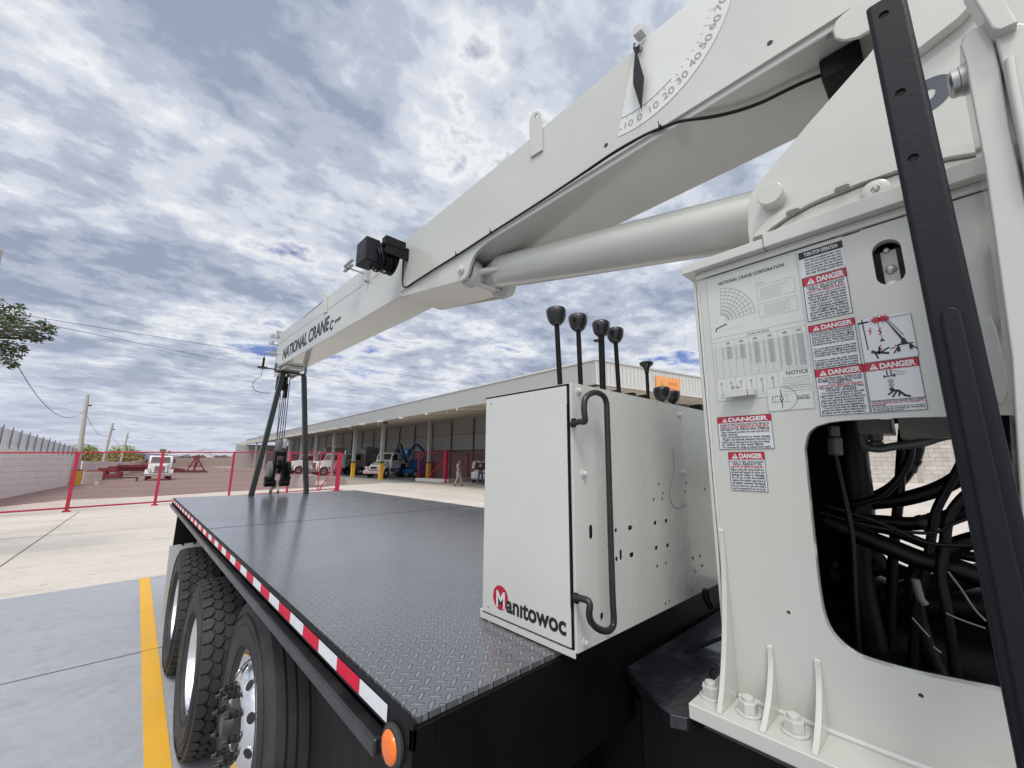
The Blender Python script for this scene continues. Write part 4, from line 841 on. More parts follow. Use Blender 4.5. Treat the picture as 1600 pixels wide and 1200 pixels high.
# lift cylinder
pc = Vector((1.57, c[0], c[1]))
ca = P(783, 425, 'x', 1.57); cb = P(1172, 346, 'x', 1.57); ax = (cb-ca).normalized()
m = MB(); m.lathe([(0, 0), (.052, 0), (.086, .004), (.101, .016), (.104, .03), (.104, 1.62), (.09, 1.66), (0, 1.66)], ca, ax, 48); cyl = m.build('lift_cylinder', WHITE, TR, smooth=35)
m = MB(); m.cyl(ca-ax*.06, ca+ax*.01, .042, 24); m.build('rod', CHROME, cyl, smooth=40)
m = MB(); m.lathe([(.075, -.17), (.088, -.15), (.088, -.11), (.075, -.09)], pc, (1, 0, 0), 30, 0, True); m.lathe([(.075, .09), (.088, .11), (.088, .15), (.075, .17)], pc, (1, 0, 0), 30, 0, True)
m.cyl(pc+Vector((-.1, 0, 0)), pc+Vector((.1, 0, 0)), .06, 28)
m.lathe([(.055, 0), (.075, .03), (.075, .12), (.06, .20), (.05, .25)], pc, (ca-ax*.05)-pc, 24)
for s in (-1, 1): m.tube([pc+Vector((s*.13, 0, 0)), pc+Vector((s*.12, -.12, -.02)), pc+Vector((s*.08, -.25, -.035))], [.022, .020, .014], 12)
m.build('rod_eye', CAST, cyl, smooth=40)
m = MB(); aa = P(1152, 312, 'x', 1.57); m.tube(smoothpath([P(x, y, 'x', 1.52) for x, y in ((1152, 312), (1158, 306), (1166, 303), (1176, 303))], 4), .006, 8); m.build('oil_pipe', WHITE, cyl, smooth=60)
# angle gauge
gc = B_(993, 72); XG = XB-.0008; d = D2(lambda u, v, h: (XG-h, gc[0]-u, gc[1]+v), .0012)
an = lambda deg, r: (r*math.sin(rad(deg)), -r*math.cos(rad(deg)))     # 0 = straight down, positive towards camera
pts = [(0, 0)] + [an(-15.7+ (100+15.7)*i/44, .398) for i in range(45)]; pts = [(u, min(v, ztop[2][1]-gc[1]-.004)) for u, v in pts]
d.poly(pts[:1]+[p for p in pts[1:] if p[1] <= 0], 0, 1)
d.line([an(-15.7+i*3.0, .318) for i in range(15)], .0025, 1)
for k in range(-2, 15): d.line([an(k*5, .318), an(k*5, .33+.008*(k % 2 == 0))], .0015, 3)
for k in range(-1, 8):
    p = an(k*10, .375); d.text(str(k*10), p[0], p[1]-.0, size=.042, mi=2, align='c', rot=rad(k*10)*.72, h=2, hscale=1.25)
d.mb.build('angle_gauge', [WHITER, mat('tick_ink', (.10, .10, .11), .5, var=0), mat('faded_ink', (.30, .30, .31), .5, var=0)], boom, weld=False)
m = MB(); Xp = XG-.03; m.prism([PX(x, y, Xp) for x, y in ((990, 67), (999, 67), (999, 78), (995.5, 84), (1005.7, 120), (1001.8, 172), (989, 131), (989.5, 112), (992, 84), (989, 76))], 'x', Xp, Xp+.004); ptr = m.build('pointer', POSTP, boom)
m = MB(); c = PX(996, 70, Xp); m.cyl((Xp-.004, *c), (XG, *c), .011, 14); m.build('pivot_bolt', STEEL, boom, smooth=40)
c2 = B_(1004, 55); m = MB(); m.box(XG-.045, XG, c2[0]-.02, c2[0]+.02, ztop[2][1]+.001, ztop[2][1]+.04); m.build('bracket', WHITE, boom, bevel=.003)
# lugs, holes, seams
lg = [B_(x, y) for x, y in ((829, 196), (831, 184), (836, 177), (843, 175), (848, 180), (849, 192), (849, 236), (831, 247))]
m = MB(); hc = B_(840, 184); m.prism(lg, 'x', XB-.012, XB-.001, 0, [circ(hc[0], hc[1]+.004, .013, 14)]); m.build('lug', WHITE, boom, bevel=.002)
lg = [TB(x, y) for x, y in ((507, 462), (510, 456), (513, 460), (511, 488), (507, 490))]; m = MB(); m.prism(lg, 'x', XC-.02, XC-.001); m.build('lug', WHITE, boom, bevel=.002)
m = MB()
for x, y, r_ in ((947, 227, .010), (1203, 67, .0085), (1296, 56, .008)):
    c = B_(x, y); m.lathe([(r_, 0), (0, 0)], (XB-.0012, *c), (-1, 0, 0), 16)
c = TB(450, 543); m.lathe([(.012, 0), (0, 0)], (XC-.0012, *c), (-1, 0, 0), 12); m.build('bolt_holes', INK, boom, weld=False)
m = MB(); m.prism([B_(x, y) for x, y in ((1301, 52), (1306, 38), (1316, 28), (1340, 10), (1400, -30), (1420, 20), (1345, 62), (1318, 68), (1305, 64))], 'x', XB-.014, XB-.001); m.build('boom_doubler', WHITE, boom, bevel=.006)
d = D2(lambda u, v, h: (XC-.0006-h, TB(441, 562)[0]-u, TB(441, 566)[1]+v), .001)
a = TB(441, 562); b = TB(511, 528); a2 = TB(511, 509); Wt = a[0]-b[0]; Ht = a2[1]-b[1]
slope = 0
d.text('NATIONAL CRANE', .02, .035, width=Wt, size=.235, mi=0, off=.025, shear=0)
b2 = TB(531, 515); d.text('C', Wt+.06, .01, size=.15, mi=0, off=.03); d.text('orporation', Wt+.20, .06, width=(a[0]-b2[0])-Wt-.2, size=.07, mi=0, off=.02)
d.line([(Wt*.45, .455), (Wt*.83, .455), (Wt*.93, .55)], .015, 1); d.mb.build('lettering', [INK, GREYINK], tip, weld=False)
m = MB(); s0 = TB(640, 392); s1 = TB(513, 479); m.prism([(s0[0], s0[1]-.012), (s0[0], s0[1]-.002), (6.7, s1[1]+.03), (6.7, s1[1]+.02)], 'x', XC-.003, XC-.0004); m.build('side_seam', WHITE, tip)
# cable along the boom
pth = [PX(x, y, XB-.012) for x, y in ((631, 385), (630, 410), (629, 440), (633, 449), (650, 439), (686, 416), (720, 395), (760, 369), (840, 318), (905, 275), (955, 241), (1000, 215), (1031, 201))]
pth = [(XB-.012, *p) for p in pth] + [tuple(P(x, y, 'z', 3.042)) for x, y in ((1065, 189), (1110, 183), (1150, 174), (1190, 160), (1225, 143), (1255, 129), (1285, 117))]
m = MB(); m.tube(smoothpath(pth, 5), .0062, 8); m.build('boom_cable', HOSE, boom, smooth=60)
m = MB()
for x, y in ((714, 399), (768, 364), (1033, 200)):
    c = PX(x, y, XB-.012); m.tube([(XB-.018+.006*math.cos(i), c[0], c[1]+.010*math.sin(i)) for i in range(6)], .003, 5); m.cyl((XB-.02, c[0]+.004, c[1]), (XB-.02, c[0]+.006, c[1]+.03), .002, 5)
m.build('cable_ties', BLACKP, boom)
c = P(1318, 115, 'z', 3.0); m = MB()
m.box(c.x-.05, c.x+.10, c.y-.05, c.y+.05, 2.975, 3.052); m.build('sensor_box', BLACKP, boom, bevel=.006)
# cable reel and junction box hung on the side of the boom
XR = 1.16
a = PX(567, 384, XR-.12); ybox0, ybox1 = PX(591, 380, 1.1)[0], PX(566, 380, 1.1)[0]
cz_ = P(578, 396, 'x', 1.12)
reel = MB(); reel.box(1.05, 1.16, cz_.y-.09, cz_.y+.09, cz_.z-.10, cz_.z+.085); reel = reel.build('cable_reel', POSTP, TR, bevel=.008)
m = MB(); cr = P(604, 405, 'x', 1.24)
m.lathe([(.02, 0), (.105, 0), (.105, .006), (.085, .008), (.085, .10), (.115, .102), (.115, .108), (.02, .108)], (1.185, cr.y, cr.z), (1, 0, 0), 40); m.build('spool', BLACKP, reel, smooth=35)
m = MB(); c = P(611, 392, 'x', 1.22); m.box(1.17, XC-.001, c.y-.015, c.y+.0, cr.z-.02, cr.z+.08); m.box(1.165, 1.33, c.y-.02, c.y+.05, cr.z+.05, cr.z+.12); m.build('mounting_arm', BLACKP, reel, bevel=.004)
m = MB()
for k in range(7):
    o = Vector((1.15+.02*k, cr.y+random.uniform(-.02, .02), cr.z-.03)); rr = .075+.012*random.random()
    m.tube([o+Vector((.01*math.sin(i*.7), rr*math.cos(i*math.pi/9), rr*1.1*math.sin(i*math.pi/9))) for i in range(18)], .005, 6, closed=True)
m.tube(smoothpath([(1.1, cr.y+.02, cr.z+.1), (1.2, cr.y+.05, cr.z+.14), (1.28, cr.y, cr.z+.12), (1.33, cr.y-.05, cr.z+.03)], 5), .006, 6); m.build('cable_coil', HOSE, reel, smooth=60)
d = D2(planeX(1.0495, cz_.y+.075, cz_.z-.01), .0005); d.text('PAT', .01, -.02, width=.12, size=.06, mi=0, off=.02); d.mb.build('lettering', [mat('embossed_grey', (.055, .058, .065), .4)], reel, weld=False)
m = MB(); tp = B_(624, 372); m.tube(smoothpath([(XB+.01, tp[0]+.10, ztop[0][1]-.02), (XB+.01, tp[0]+.10, ztop[0][1]+.055), (XB+.01, tp[0]+.06, ztop[0][1]+.07), (XB+.01, tp[0]-.03, ztop[0][1]+.02)], 4), .008, 8); m.build('guide_ring', WHITE, boom, smooth=60)
m = MB(); c = P(560, 425, 'x', XC-.05)
m.box(XC-.16, XC-.13, c.y-.10, c.y+.10, c.z+.0, c.z+.014); m.box(XC-.16, XC-.001, c.y-.01, c.y+.01, c.z-.0, c.z+.012); m.box(XC-.16, XC-.13, c.y-.10, c.y+.10, c.z+.05, c.z+.064); m.box(XC-.15, XC-.14, c.y+.08, c.y+.10, c.z+.0141, c.z+.0499)
m.box(XC-.03, XC-.001, c.y-.16, c.y-.13, c.z-.14, c.z+.04); m.cyl((XC-.03, c.y-.145, c.z-.13), (XC-.045, c.y-.145, c.z-.13), .02, 12); m.build('cable_guide', GALV, boom, bevel=.002)
# boom tip
zt0, zt1 = tb[0][1], tt[0][1]
m = MB(); m.box(1.43, 1.455, 6.60, 6.98, zt0-.10, zt1-.08); m.box(1.67, 1.695, 6.60, 6.98, zt0-.10, zt1-.08); m.box(1.40, 1.725, 6.7201, 6.74, zt0, zt1)
m.box(1.44, 1.69, 6.35, 6.62, zt0-.055, zt0-.012); th = m.build('tip_head', WHITE, tip, bevel=.004)
m = MB()
for x in (1.49, 1.56, 1.63): m.lathe([(.10, -.012), (.085, 0), (.10, .012)], (x, 6.93, zt0+.02), (1, 0, 0), 24, 0, True)
m.cyl((1.42, 6.93, zt0+.02), (1.70, 6.93, zt0+.02), .02, 12); m.build('sheave', BLACKP, tip, smooth=40)
m = MB(); m.box(1.47, 1.60, 6.86, 6.97, zt0-.30, zt0-.09); m.box(1.58, 1.62, 6.84, 6.93, zt0-.42, zt0-.20); m.build('rope_guard', BLACKP, tip, bevel=.005)
m = MB(); 
for z_ in (zt1-.05, zt1-.16): m.cyl((1.33, 6.80, z_), (1.44, 6.80, z_), .012, 8); m.lathe([(0, 0), (.034, 0), (.034, .045), (.02, .06), (0, .06)], (1.32, 6.83, z_), (0, 0, 1), 14)
m.box(1.30, 1.41, 6.84, 6.87, zt1-.24, zt1-.22); m.prism([(1.25, 6.8), (1.42, 6.76), (1.42, 6.95)], 'z', zt1-.30, zt1-.285)
m.box(1.36, 1.44, 6.76, 6.80, zt1-.03, zt1+.06); m.build('tip_lamp_bracket', GALV, tip, bevel=.002)
m = MB(); m.cyl((1.26, 6.9, zt0+.03), (1.262, 6.9, zt0+.16), .016, 8); m.cyl((1.26, 6.9, zt0+.16), (1.262, 6.9, zt1-.30), .003, 5); m.lathe([(.0, 0), (.07, 0), (.07, .015), (0, .015)], (1.26, 6.9, zt0-.0), (0, 0, 1), 14); m.box(1.26, 1.43, 6.88, 6.90, zt0-.001, zt0+.012)
m.tube(smoothpath([(1.26, 6.9, zt0), (1.25, 6.92, zt0-.12), (1.17, 6.93, zt0-.22), (1.19, 6.93, zt0-.33), (1.3, 6.92, zt0-.37), (1.40, 6.9, zt0-.36)], 5), .004, 6); m.build('limit_switch', BLACKP, tip, smooth=40)
m = MB(); m.tube(smoothpath([(1.52, 6.9, zt1-.05), (1.52, 6.85, zt1+.06), (1.52, 6.7, zt1+.075), (1.52, 6.62, zt1+.02)], 4), .012, 8); m.tube([(1.56, 6.6, zt1+.035), (1.56, 2.9, ztop[0][1]+.13)], .006, 6); m.build('hoist_rope', GALV, tip, smooth=60)
# --- hook block (hangs from the rope)
HP = Vector((1.645, 6.98, 0)); ORG[0] = HP
hkb = thing('hook_block', 'black two part hook block with round cheek weights hanging from the boom tip ropes', 'hook block', HP)
zh = 1.86
m = MB(); m.box(HP.x-.075, HP.x-.045, 6.92, 7.04, 1.50, 1.93); m.box(HP.x+.045, HP.x+.075, 6.92, 7.04, 1.50, 1.93); m.box(HP.x-.0449, HP.x+.0449, 6.95, 7.01, 1.86, 1.92); m.build('frame', BLACKP, hkb, bevel=.005)
m = MB(); m.lathe([(.115, -.016), (.095, 0), (.115, .016)], (HP.x, 6.98, 1.70), (1, 0, 0), 28, 0, True); m.cyl((HP.x-.13, 6.98, 1.70), (HP.x+.13, 6.98, 1.70), .022, 14); m.build('sheave', BLACKP, hkb, smooth=40)
for s in (-1, 1):
    m = MB(); m.lathe([(.02, 0), (.105, .0), (.125, .012), (.125, .05), (.105, .062), (.03, .062)], (HP.x+s*.09, 6.98, 1.655), (s, 0, 0), 30, 0, True); m.build('cheek_weight', mat('block_grey', (.14, .14, .14), .45) if s < 0 else BLACKP, hkb, smooth=35)
    m = MB(); m.lathe([(.0, 0), (.048, .0), (.052, .006), (.052, .13), (.046, .137), (0, .137)], (HP.x+s*.03, 6.98, 1.46), (s, 0, 0), 24); m.build('trunnion', BLACKP, hkb, smooth=35)
m = MB(); m.box(HP.x-.17, HP.x-.08, 6.93, 7.03, 1.50, 1.56); m.box(HP.x+.08, HP.x+.17, 6.93, 7.03, 1.50, 1.56); m.build('lower_yoke', BLACKP, hkb, bevel=.006)
hk = [(0, 0, 1.50), (0, 0, 1.44), (.0, 0, 1.41), (-.045, 0, 1.375), (-.055, 0, 1.33), (-.03, 0, 1.285), (.005, 0, 1.27), (.04, 0, 1.29), (.052, 0, 1.33), (.048, 0, 1.36)]
m = MB(); m.tube(smoothpath([(HP.x-.02+x, 6.98+x*.3, z) for x, y, z in hk], 4), [.016+.006*math.sin(math.pi*min(1, i/36)) if i < 34 else .010 for i in range(37)], 10); m.build('hook', mat('forged_steel', (.16, .15, .14), .45, metal=.6), hkb, smooth=50)
m = MB(); m.lathe([(.045, 0), (.052, .01), (.052, .16), (.045, .17), (.04, .175)], (HP.x-.03, 6.98, 1.93), (.0, 0, 1), 18, 0, True); m.build('anti_two_block_weight', mat('block_grey', (.14, .14, .14), .45), hkb, smooth=40)
m = MB(); m.lathe([(.035, 0), (.038, .01), (.038, .13), (.03, .14)], (HP.x+.035, 6.98, 1.98), (.12, 0, 1), 14, 0, True); m.build('wedge_socket', GALV, hkb, smooth=40)
m = MB()
for i, (x, x2) in enumerate(((-.07, -.05), (-.035, -.02), (.0, .01), (.03, .06))): m.tube([(HP.x+x2*.6-.02, 6.97, zt0-.05), (HP.x+x, 6.98, 1.95)], .0065, 6)
m.tube([(HP.x-.09, 6.97, zt0-.35), (HP.x-.07, 6.98, 2.1)], .005, 6); m.build('wire_rope', mat('wire_rope', (.07, .07, .075), .5, metal=.5), hkb, smooth=60)
ORG[0] = Vector((0, 0, 0))
# ================================================================== SHED
FX = lambda y: 15.0 + (y-10.6)*(3.4/97.4)
sh = thing('open_shed', 'long open fronted grey shed with pale columns and a corrugated gable end', 'shed', (18, 50, 0)); ORG[0] = Vector((18, 50, 0))
m = MB(); m.add([(FX(10.6), 10.6, 5.30), (FX(108), 108, 5.30), (FX(108), 108, 6.41), (FX(10.6), 10.6, 6.41), (FX(10.6)+.12, 10.6, 5.30), (FX(108)+.12, 108, 5.30), (FX(108)+.12, 108, 6.41), (FX(10.6)+.12, 10.6, 6.41)], [(0, 1, 2, 3), (4, 5, 6, 7), (0, 1, 5, 4), (3, 2, 6, 7), (0, 3, 7, 4), (1, 2, 6, 5)])
m.build('fascia', FASC, sh)
m = MB(); m.add([(FX(10.6)-.05, 10.6, 6.41), (FX(108)-.05, 108, 6.41), (FX(108)+.16, 108, 6.41), (FX(10.6)+.16, 10.6, 6.41), (FX(10.6)-.05, 10.6, 6.49), (FX(108)-.05, 108, 6.49), (FX(108)+.16, 108, 6.49), (FX(10.6)+.16, 10.6, 6.49)], [(0, 1, 2, 3), (4, 5, 6, 7), (0, 1, 5, 4), (3, 2, 6, 7), (0, 3, 7, 4), (1, 2, 6, 5)])
gd = Vector((.9747, -.2234, 0)); gn = Vector((.2234, .9747, 0)); c0 = Vector((FX(10.6), 10.6, 0))
def gbox(m, s0, s1, n0_, n1_, z0, z1):
    vs = [c0+gd*s+gn*n+Vector((0, 0, z)) for s in (s0, s1) for n in (n0_, n1_) for z in (z0, z1)]
    m.add(vs, [(0, 1, 3, 2), (4, 6, 7, 5), (0, 4, 5, 1), (2, 3, 7, 6), (0, 2, 6, 4), (1, 5, 7, 3)])
gbox(m, .0, 30, -.06, .12, 6.411, 6.47); gbox(m, -.02, 30, -.04, -.001, 5.27, 5.36); m.build('edge_trim', WHITE2, sh)
m = MB(); gbox(m, 0, 30, 0, .12, 5.30, 6.41); m.build('gable_sheet', CORR, sh)
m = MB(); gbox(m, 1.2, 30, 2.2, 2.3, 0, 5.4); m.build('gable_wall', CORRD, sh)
m = MB(); gbox(m, .5, 30, .2, 2.1, 5.28, 5.32); m.build('gable_soffit', CEIL, sh)
m = MB(); 
for s in (1.8, 2.6): gbox(m, s, s+.5, 2.1, 2.19, 5.0, 5.2)
m.build('gable_lamps', INK, sh)
cz = lambda x: 5.36+(x-15)*.11
m = MB(); m.add([(FX(10.6)+.1, 12.9, 5.36), (FX(108)+.1, 108, 5.36), (27, 108, cz(27)), (27, 10.6, cz(27))], [(0, 1, 2, 3)]); m.build('ceiling', CEIL, sh)
m = MB(); m.add([(FX(10.6)+.1, 10.8, 5.50), (FX(108)+.1, 108, 5.50), (27, 108, cz(27)+.12), (27, 8.2, cz(27)+.12)], [(0, 1, 2, 3)]); m.build('roof', GALV, sh)
m = MB()
for y in range(14, 108, 4): m.add([(15.4, y, 5.16), (15.4, y+.12, 5.16), (26.9, y, cz(26.9)-.24), (26.9, y+.12, cz(26.9)-.24), (15.4, y, 5.35), (15.4, y+.12, 5.35), (26.9, y, cz(26.9)-.02), (26.9, y+.12, cz(26.9)-.02)], [(0, 1, 3, 2), (4, 5, 7, 6), (0, 2, 6, 4), (1, 3, 7, 5), (0, 1, 5, 4), (2, 3, 7, 6)])
m.build('purlins', CEIL, sh)
m = MB(); m.box(26.9, 27.2, 10, 108, 3.05, 6.8); m.build('back_wall_panels', SHEDP, sh)
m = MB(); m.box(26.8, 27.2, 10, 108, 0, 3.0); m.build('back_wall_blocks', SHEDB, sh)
m = MB(); m.box(16.5, 27, 107.8, 108, 0, 5.3); m.build('end_wall', SHEDP, sh)
STL = mat('dark_steel', (.06, .055, .055), .6)
for y in [14+i*4.2 for i in range(22)]:
    m = MB(); m.box(26.74, 26.80, y, y+.14, 0, 6.5); m.build('wall_stud', STL, sh)
m = MB(); m.box(26.72, 26.79, 10, 107, 2.98, 3.08); m.box(26.8, 26.89, 10, 107, 4.85, 4.88); m.build('wall_rail', STL, sh)
for y in (14.5, 20.4, 35.3, 38.3, 45.24, 51.7, 58.4, 64.8, 71.0, 79, 87, 95, 103.5):
    t_ = y > 100
    cx_ = 21.5 if y == 35.3 else 18
    m = MB(); r_ = .05 if t_ else .15; m.box(cx_-r_, cx_+r_, y-r_, y+r_, 0, cz(cx_)-.03); m.box(cx_-r_*2, cx_+r_*2, y-r_*2, y+r_*2, cz(cx_)-.2, cz(cx_)-.04)
    c = m.build('column', FASC, sh)
    if y in (35.3, 38.3, 45.24):
        m = MB(); m.box(cx_-.17, cx_+.17, y-.17, y+.17, 0, 1.62); c2 = m.build('yellow_guard', YEL, c); m = MB(); m.box(cx_-.18, cx_+.18, y-.18, y+.18, 1.621, 1.76); m.build('black_band', INK, c)
for y in (18, 24, 30, 36, 43, 50):
    m = MB(); m.lathe([(0, 0), (.12, 0), (.10, .14), (0, .14)], (FX(y)+.5, y, 5.15), (0, 0, 1), 10, 0); m.build('ceiling_lamp', WHITE2, sh)
d = D2(lambda u, v, h: tuple(c0+gd*(3.86+u)-gn*(.03+h)+Vector((0, 0, 5.27+v))), .004)
d.rect(0, 0, 1.9, .85, 0); d.poly([(.25, .25), (.75, .25), (.5, .62)], 1, 2); d.rect(.95, .45, 1.65, .62, 2, 2); d.rect(.95, .2, 1.55, .34, 2, 2); d.rect(0, 0, .07, .85, 2, 2)
d.mb.build('banner', [ORANGEB, mat('banner_olive', (.42, .30, .08), .7), mat('banner_dark_orange', (.62, .22, .05), .7)], sh, weld=False)
m = MB(); v = c0+gd*4.9+gn*1.5+Vector((0, 0, 6.4)); m.lathe([(.7, 0), (.75, .12), (.15, .5), (.02, .55), (.02, .8)], v, (0, 0, 1), 10); m.build('roof_vent', STL, sh)
# ================================================================== FENCES
def fence(name, label, pts, h0, h1, pitch=.055, postw=.045, endw=None):
    o = Vector((pts[0][0], pts[0][1], 0)); ORG[0] = o
    f = thing(name, label, 'fence', o); n = len(pts); hs = [h0+(h1-h0)*i/(n-1) for i in range(n)]
    for i, p in enumerate(pts):
        w_ = endw if (endw and i in (n-1,)) else postw
        m = MB(); m.box(p[0]-w_, p[0]+w_, p[1]-w_, p[1]+w_, 0, hs[i]); m.box(p[0]-w_*2.2, p[0]+w_*2.2, p[1]-w_*2.2, p[1]+w_*2.2, 0, .05); m.build('post', FENCE, f)
    for i in range(n-1):
        a = Vector((*pts[i], 0)); b = Vector((*pts[i+1], 0)); dd = (b-a); L = dd.length; dd.normalize(); nr = dd.cross(Vector((0, 0, 1)))*.002
        m = MB(); k = int(L/pitch); r_ = .0027
        def bar(p, q_, r1):
            ax_ = (q_-p).normalized(); s1 = nr.normalized()*r1; s2 = ax_.cross(s1).normalized()*r1
            m.add([v+e for v in (p, q_) for e in (s1, s2, -s1, -s2)], [(0, 1, 5, 4), (1, 2, 6, 5), (2, 3, 7, 6), (3, 0, 4, 7)])
        for j in range(1, k):
            t = j/k; p = a+dd*L*t; bar(p+Vector((0, 0, .16)), p+Vector((0, 0, hs[i]+(hs[i+1]-hs[i])*t-.02)), r_)
        nh = 9
        for j in range(nh+1):
            z = .16+(hs[i]-.2)*j/nh; z2 = .16+(hs[i+1]-.2)*j/nh; bar(a+Vector((0, 0, z))+nr*2, b+Vector((0, 0, z2))+nr*2, r_*1.2)
        m.build('mesh_panel', FENCE, f, weld=False)
        for z, z2 in ((.13, .13), (hs[i]-.03, hs[i+1]-.03)): m = MB(); bar(a+Vector((0, 0, z)), b+Vector((0, 0, z2)), .026); m.build('rail', FENCE, f, weld=False)
    return f
fl_ = fence('mesh_fence', 'long red welded mesh fence with red posts in front of the gravel yard', FP, 1.86, 2.33, endw=.10)
ORG[0] = Vector((FP[0][0], FP[0][1], 0)); m = MB(); m.tube([(9.42, 25.9, 1.9), (8.2, 25.35, .1)], .04, 8); m.tube([(8.1, 25.3, .1), (8.1, 25.3, 2.2)], .03, 8); m.build('brace', FENCE, fl_)
f2 = fence('mesh_fence', 'red mesh fence with sliding gate standing on a low white kerb before the shed', [(27.4, 33.7), (24.0, 32.2), (20.4, 30.6)], 2.5, 2.75, postw=.06, endw=.14)
gt = fence('mesh_gate', 'framed red mesh gate leaf with a diagonal bar, next to the yellow column foot', [(20.4, 30.75), (19.7, 34.1)], 2.7, 2.7, postw=.05)
ORG[0] = Vector((20.4, 30.75, 0)); m = MB(); m.tube([(20.38, 30.9, 1.9), (19.95, 33.0, .25)], .045, 8); m.build('brace', FENCE, gt)
ORG[0] = Vector((20, 31, 0)); m = MB(); m.prism([(19.5, 34.2), (20.2, 30.5), (20.6, 30.4), (28, 33.6), (27.9, 33.9), (20.7, 30.9), (19.8, 34.3)], 'z', 0, .30)
ORG[0] = Vector((0, 0, 0)); m2_ = m.build('kerb', mat('kerb_white', (.62, .60, .56), .8)); meta(m2_, kind='structure')
# ================================================================== YARD WALLS, POLES
ORG[0] = Vector((-3.9, 35, 0))
wl_ = thing('yard_wall', 'long pale plastered block wall on the left with sheet metal fencing on top', 'wall', (-3.9, 35, 0))
YA, YB = 20, 43; xw = lambda y: -4.25+(y-28.3)*.085; zw = lambda y: 2.34+(y-28.3)*-.019; zs = lambda y: 3.14-(y-28.3)*.037
def wallseg(x0, y0, x1, y1, za0, za1, zb0, zb1, t, mat_, name, par):
    m = MB(); dv = Vector((x1-x0, y1-y0, 0)).normalized().cross(Vector((0, 0, 1)))*t
    vs = [(x0, y0, za0), (x1, y1, za1), (x1, y1, zb1), (x0, y0, zb0)]; vs += [(x+dv.x, y+dv.y, z) for x, y, z in vs]
    m.add(vs, [(0, 1, 2, 3), (4, 5, 6, 7), (0, 1, 5, 4), (1, 2, 6, 5), (2, 3, 7, 6), (3, 0, 4, 7)]); return m.build(name, mat_, par)
PLW = blockwall('painted_block', (.84, .83, .80), (.81, .80, .77), (.72, .70, .66), .4, .2, 1)
wallseg(xw(YA), YA, xw(YB), YB, -.1, -.1, zw(YA), zw(YB), -.2, PLW, 'wall', wl_)
SHT = corr('fence_sheet', (.80, .83, .85), 1, .35)
FPOST = mat('fence_post_grey', (.16, .17, .18), .6)
wallseg(xw(YA)-.05, YA, xw(YB)-.05, YB, zw(YA), zw(YB), zs(YA), zs(YB), -.03, SHT, 'sheet_fencing', wl_)
y = YA+.4
while y < YB:
    m = MB(); m.box(xw(y)-.02, xw(y)+.02, y, y+.045, zw(y)-.1, zs(y)+.10); m.build('fence_post', FPOST, wl_); y += 1.25
ORG[0] = Vector((0, 0, 0))
def wall_thing(label, *a):
    ORG[0] = Vector((a[0], a[1], 0)); o = wallseg(*a, 'boundary_wall', None); o.location = ORG[0]; ORG[0] = Vector((0, 0, 0)); return meta(o, label, 'wall')
wall_thing('white painted boundary wall behind the red machinery', -3.0, 50, .1, 74, -.1, -.1, 1.66, 1.52, -.2, mat('white_wall', (.66, .65, .62), .85, dirt=(.5, .46, .4), dscale=1.5))
TANW = mat('tan_wall', (.44, .40, .34), .9, var=.08, vscale=.3, dirt=(.35, .3, .25), dscale=.6)
wall_thing('tan boundary wall at the far end of the gravel yard', .3, 74, 5.5, 138, -.1, -.1, 1.6, 2.1, -.2, TANW)
wall_thing('long tan boundary wall below the far horizon, left of the shed end', 5.5, 138, 34, 172, -.1, -.1, 2.2, 3.0, -.2, TANW)
# block wall seen through the pedestal opening
ORG[0] = Vector((56, 3, 0)); bw = thing('block_wall', 'grey concrete block wall with pilasters seen through the crane pedestal opening', 'wall', (56, 3, 0))
wallseg(53.2, 9.2, 60.2, -1.8, -.05, -.05, 5.9, 5.9, .2, BLOCKW, 'blockwork', bw); wallseg(60.2, -1.8, 73, -22, -.05, -.05, 5.9, 5.9, .2, BLOCKW, 'blockwork', bw); wallseg(47, 19, 53.2, 9.2, -.05, -.05, 5.9, 5.9, .2, BLOCKW, 'blockwork', bw)
for x, y in ((57.3, 2.6), (54.0, 7.8), (60.8, -2.7), (64, -8)):
    m = MB(); m.box(x-.25, x+.1, y-.25, y+.25, 0, 5.9); m.build('pilaster', mat('pilaster', (.40, .37, .32), .9), bw)
def pole(label, base, top, r0, r1, guard=False):
    ORG[0] = Vector((base[0], base[1], 0)); p = thing('utility_pole', label, 'pole', ORG[0], group='concrete poles along the yard wall')
    m = MB(); m.tube([(base[0], base[1], 0), top], [r0, r1], 12); m.build('shaft', CONCP, p, smooth=50)
    t = Vector(top); b = Vector((*base[:2], 0)); c = b+(t-b)*.88
    m = MB(); m.box(c.x-.05, c.x+.28, c.y-.05, c.y+.05, c.z-.04, c.z+.06); m.build('bracket', STL, p)
    if guard: m = MB(); m.lathe([(r0*1.5, 0), (r0*1.5, 1.0), (r0*1.1, 1.0)], (base[0], base[1], 0), (0, 0, 1), 16); m.build('yellow_guard', YEL, p); m = MB(); m.lathe([(r0*1.52, 1.0), (r0*1.52, 1.08), (r0*1.1, 1.08)], (base[0], base[1], 0), (0, 0, 1), 16); m.build('black_band', INK, p)
    ORG[0] = Vector((0, 0, 0)); return p
pole('nearest grey concrete pole, with a yellow guard round its foot', (-2.73, 42.6), (-3.02, 42.6, 6.44), .17, .10, True)
pole('second grey concrete pole, rising from the red machinery', (-2.2, 59), (-1.96, 59, 5.52), .16, .09)
pole('farthest grey concrete pole, just left of the green bush end', (-1.2, 80), (-.94, 80, 5.6), .15, .09)
ORG[0] = Vector((-3.06, 15, 0)); pn = thing('utility_pole', 'tall pole top cut by the left edge of the photo above the tree', 'pole', (-3.06, 15, 0)); m = MB(); m.tube([(-3.06, 15, 0), (-3.045, 15, 6.75)], [.14, .08], 12); m.build('shaft', CONCP, pn, smooth=50)
ORG[0] = Vector((0, 0, 0))
WIRE = mat('wire', (.12, .12, .14), .6)
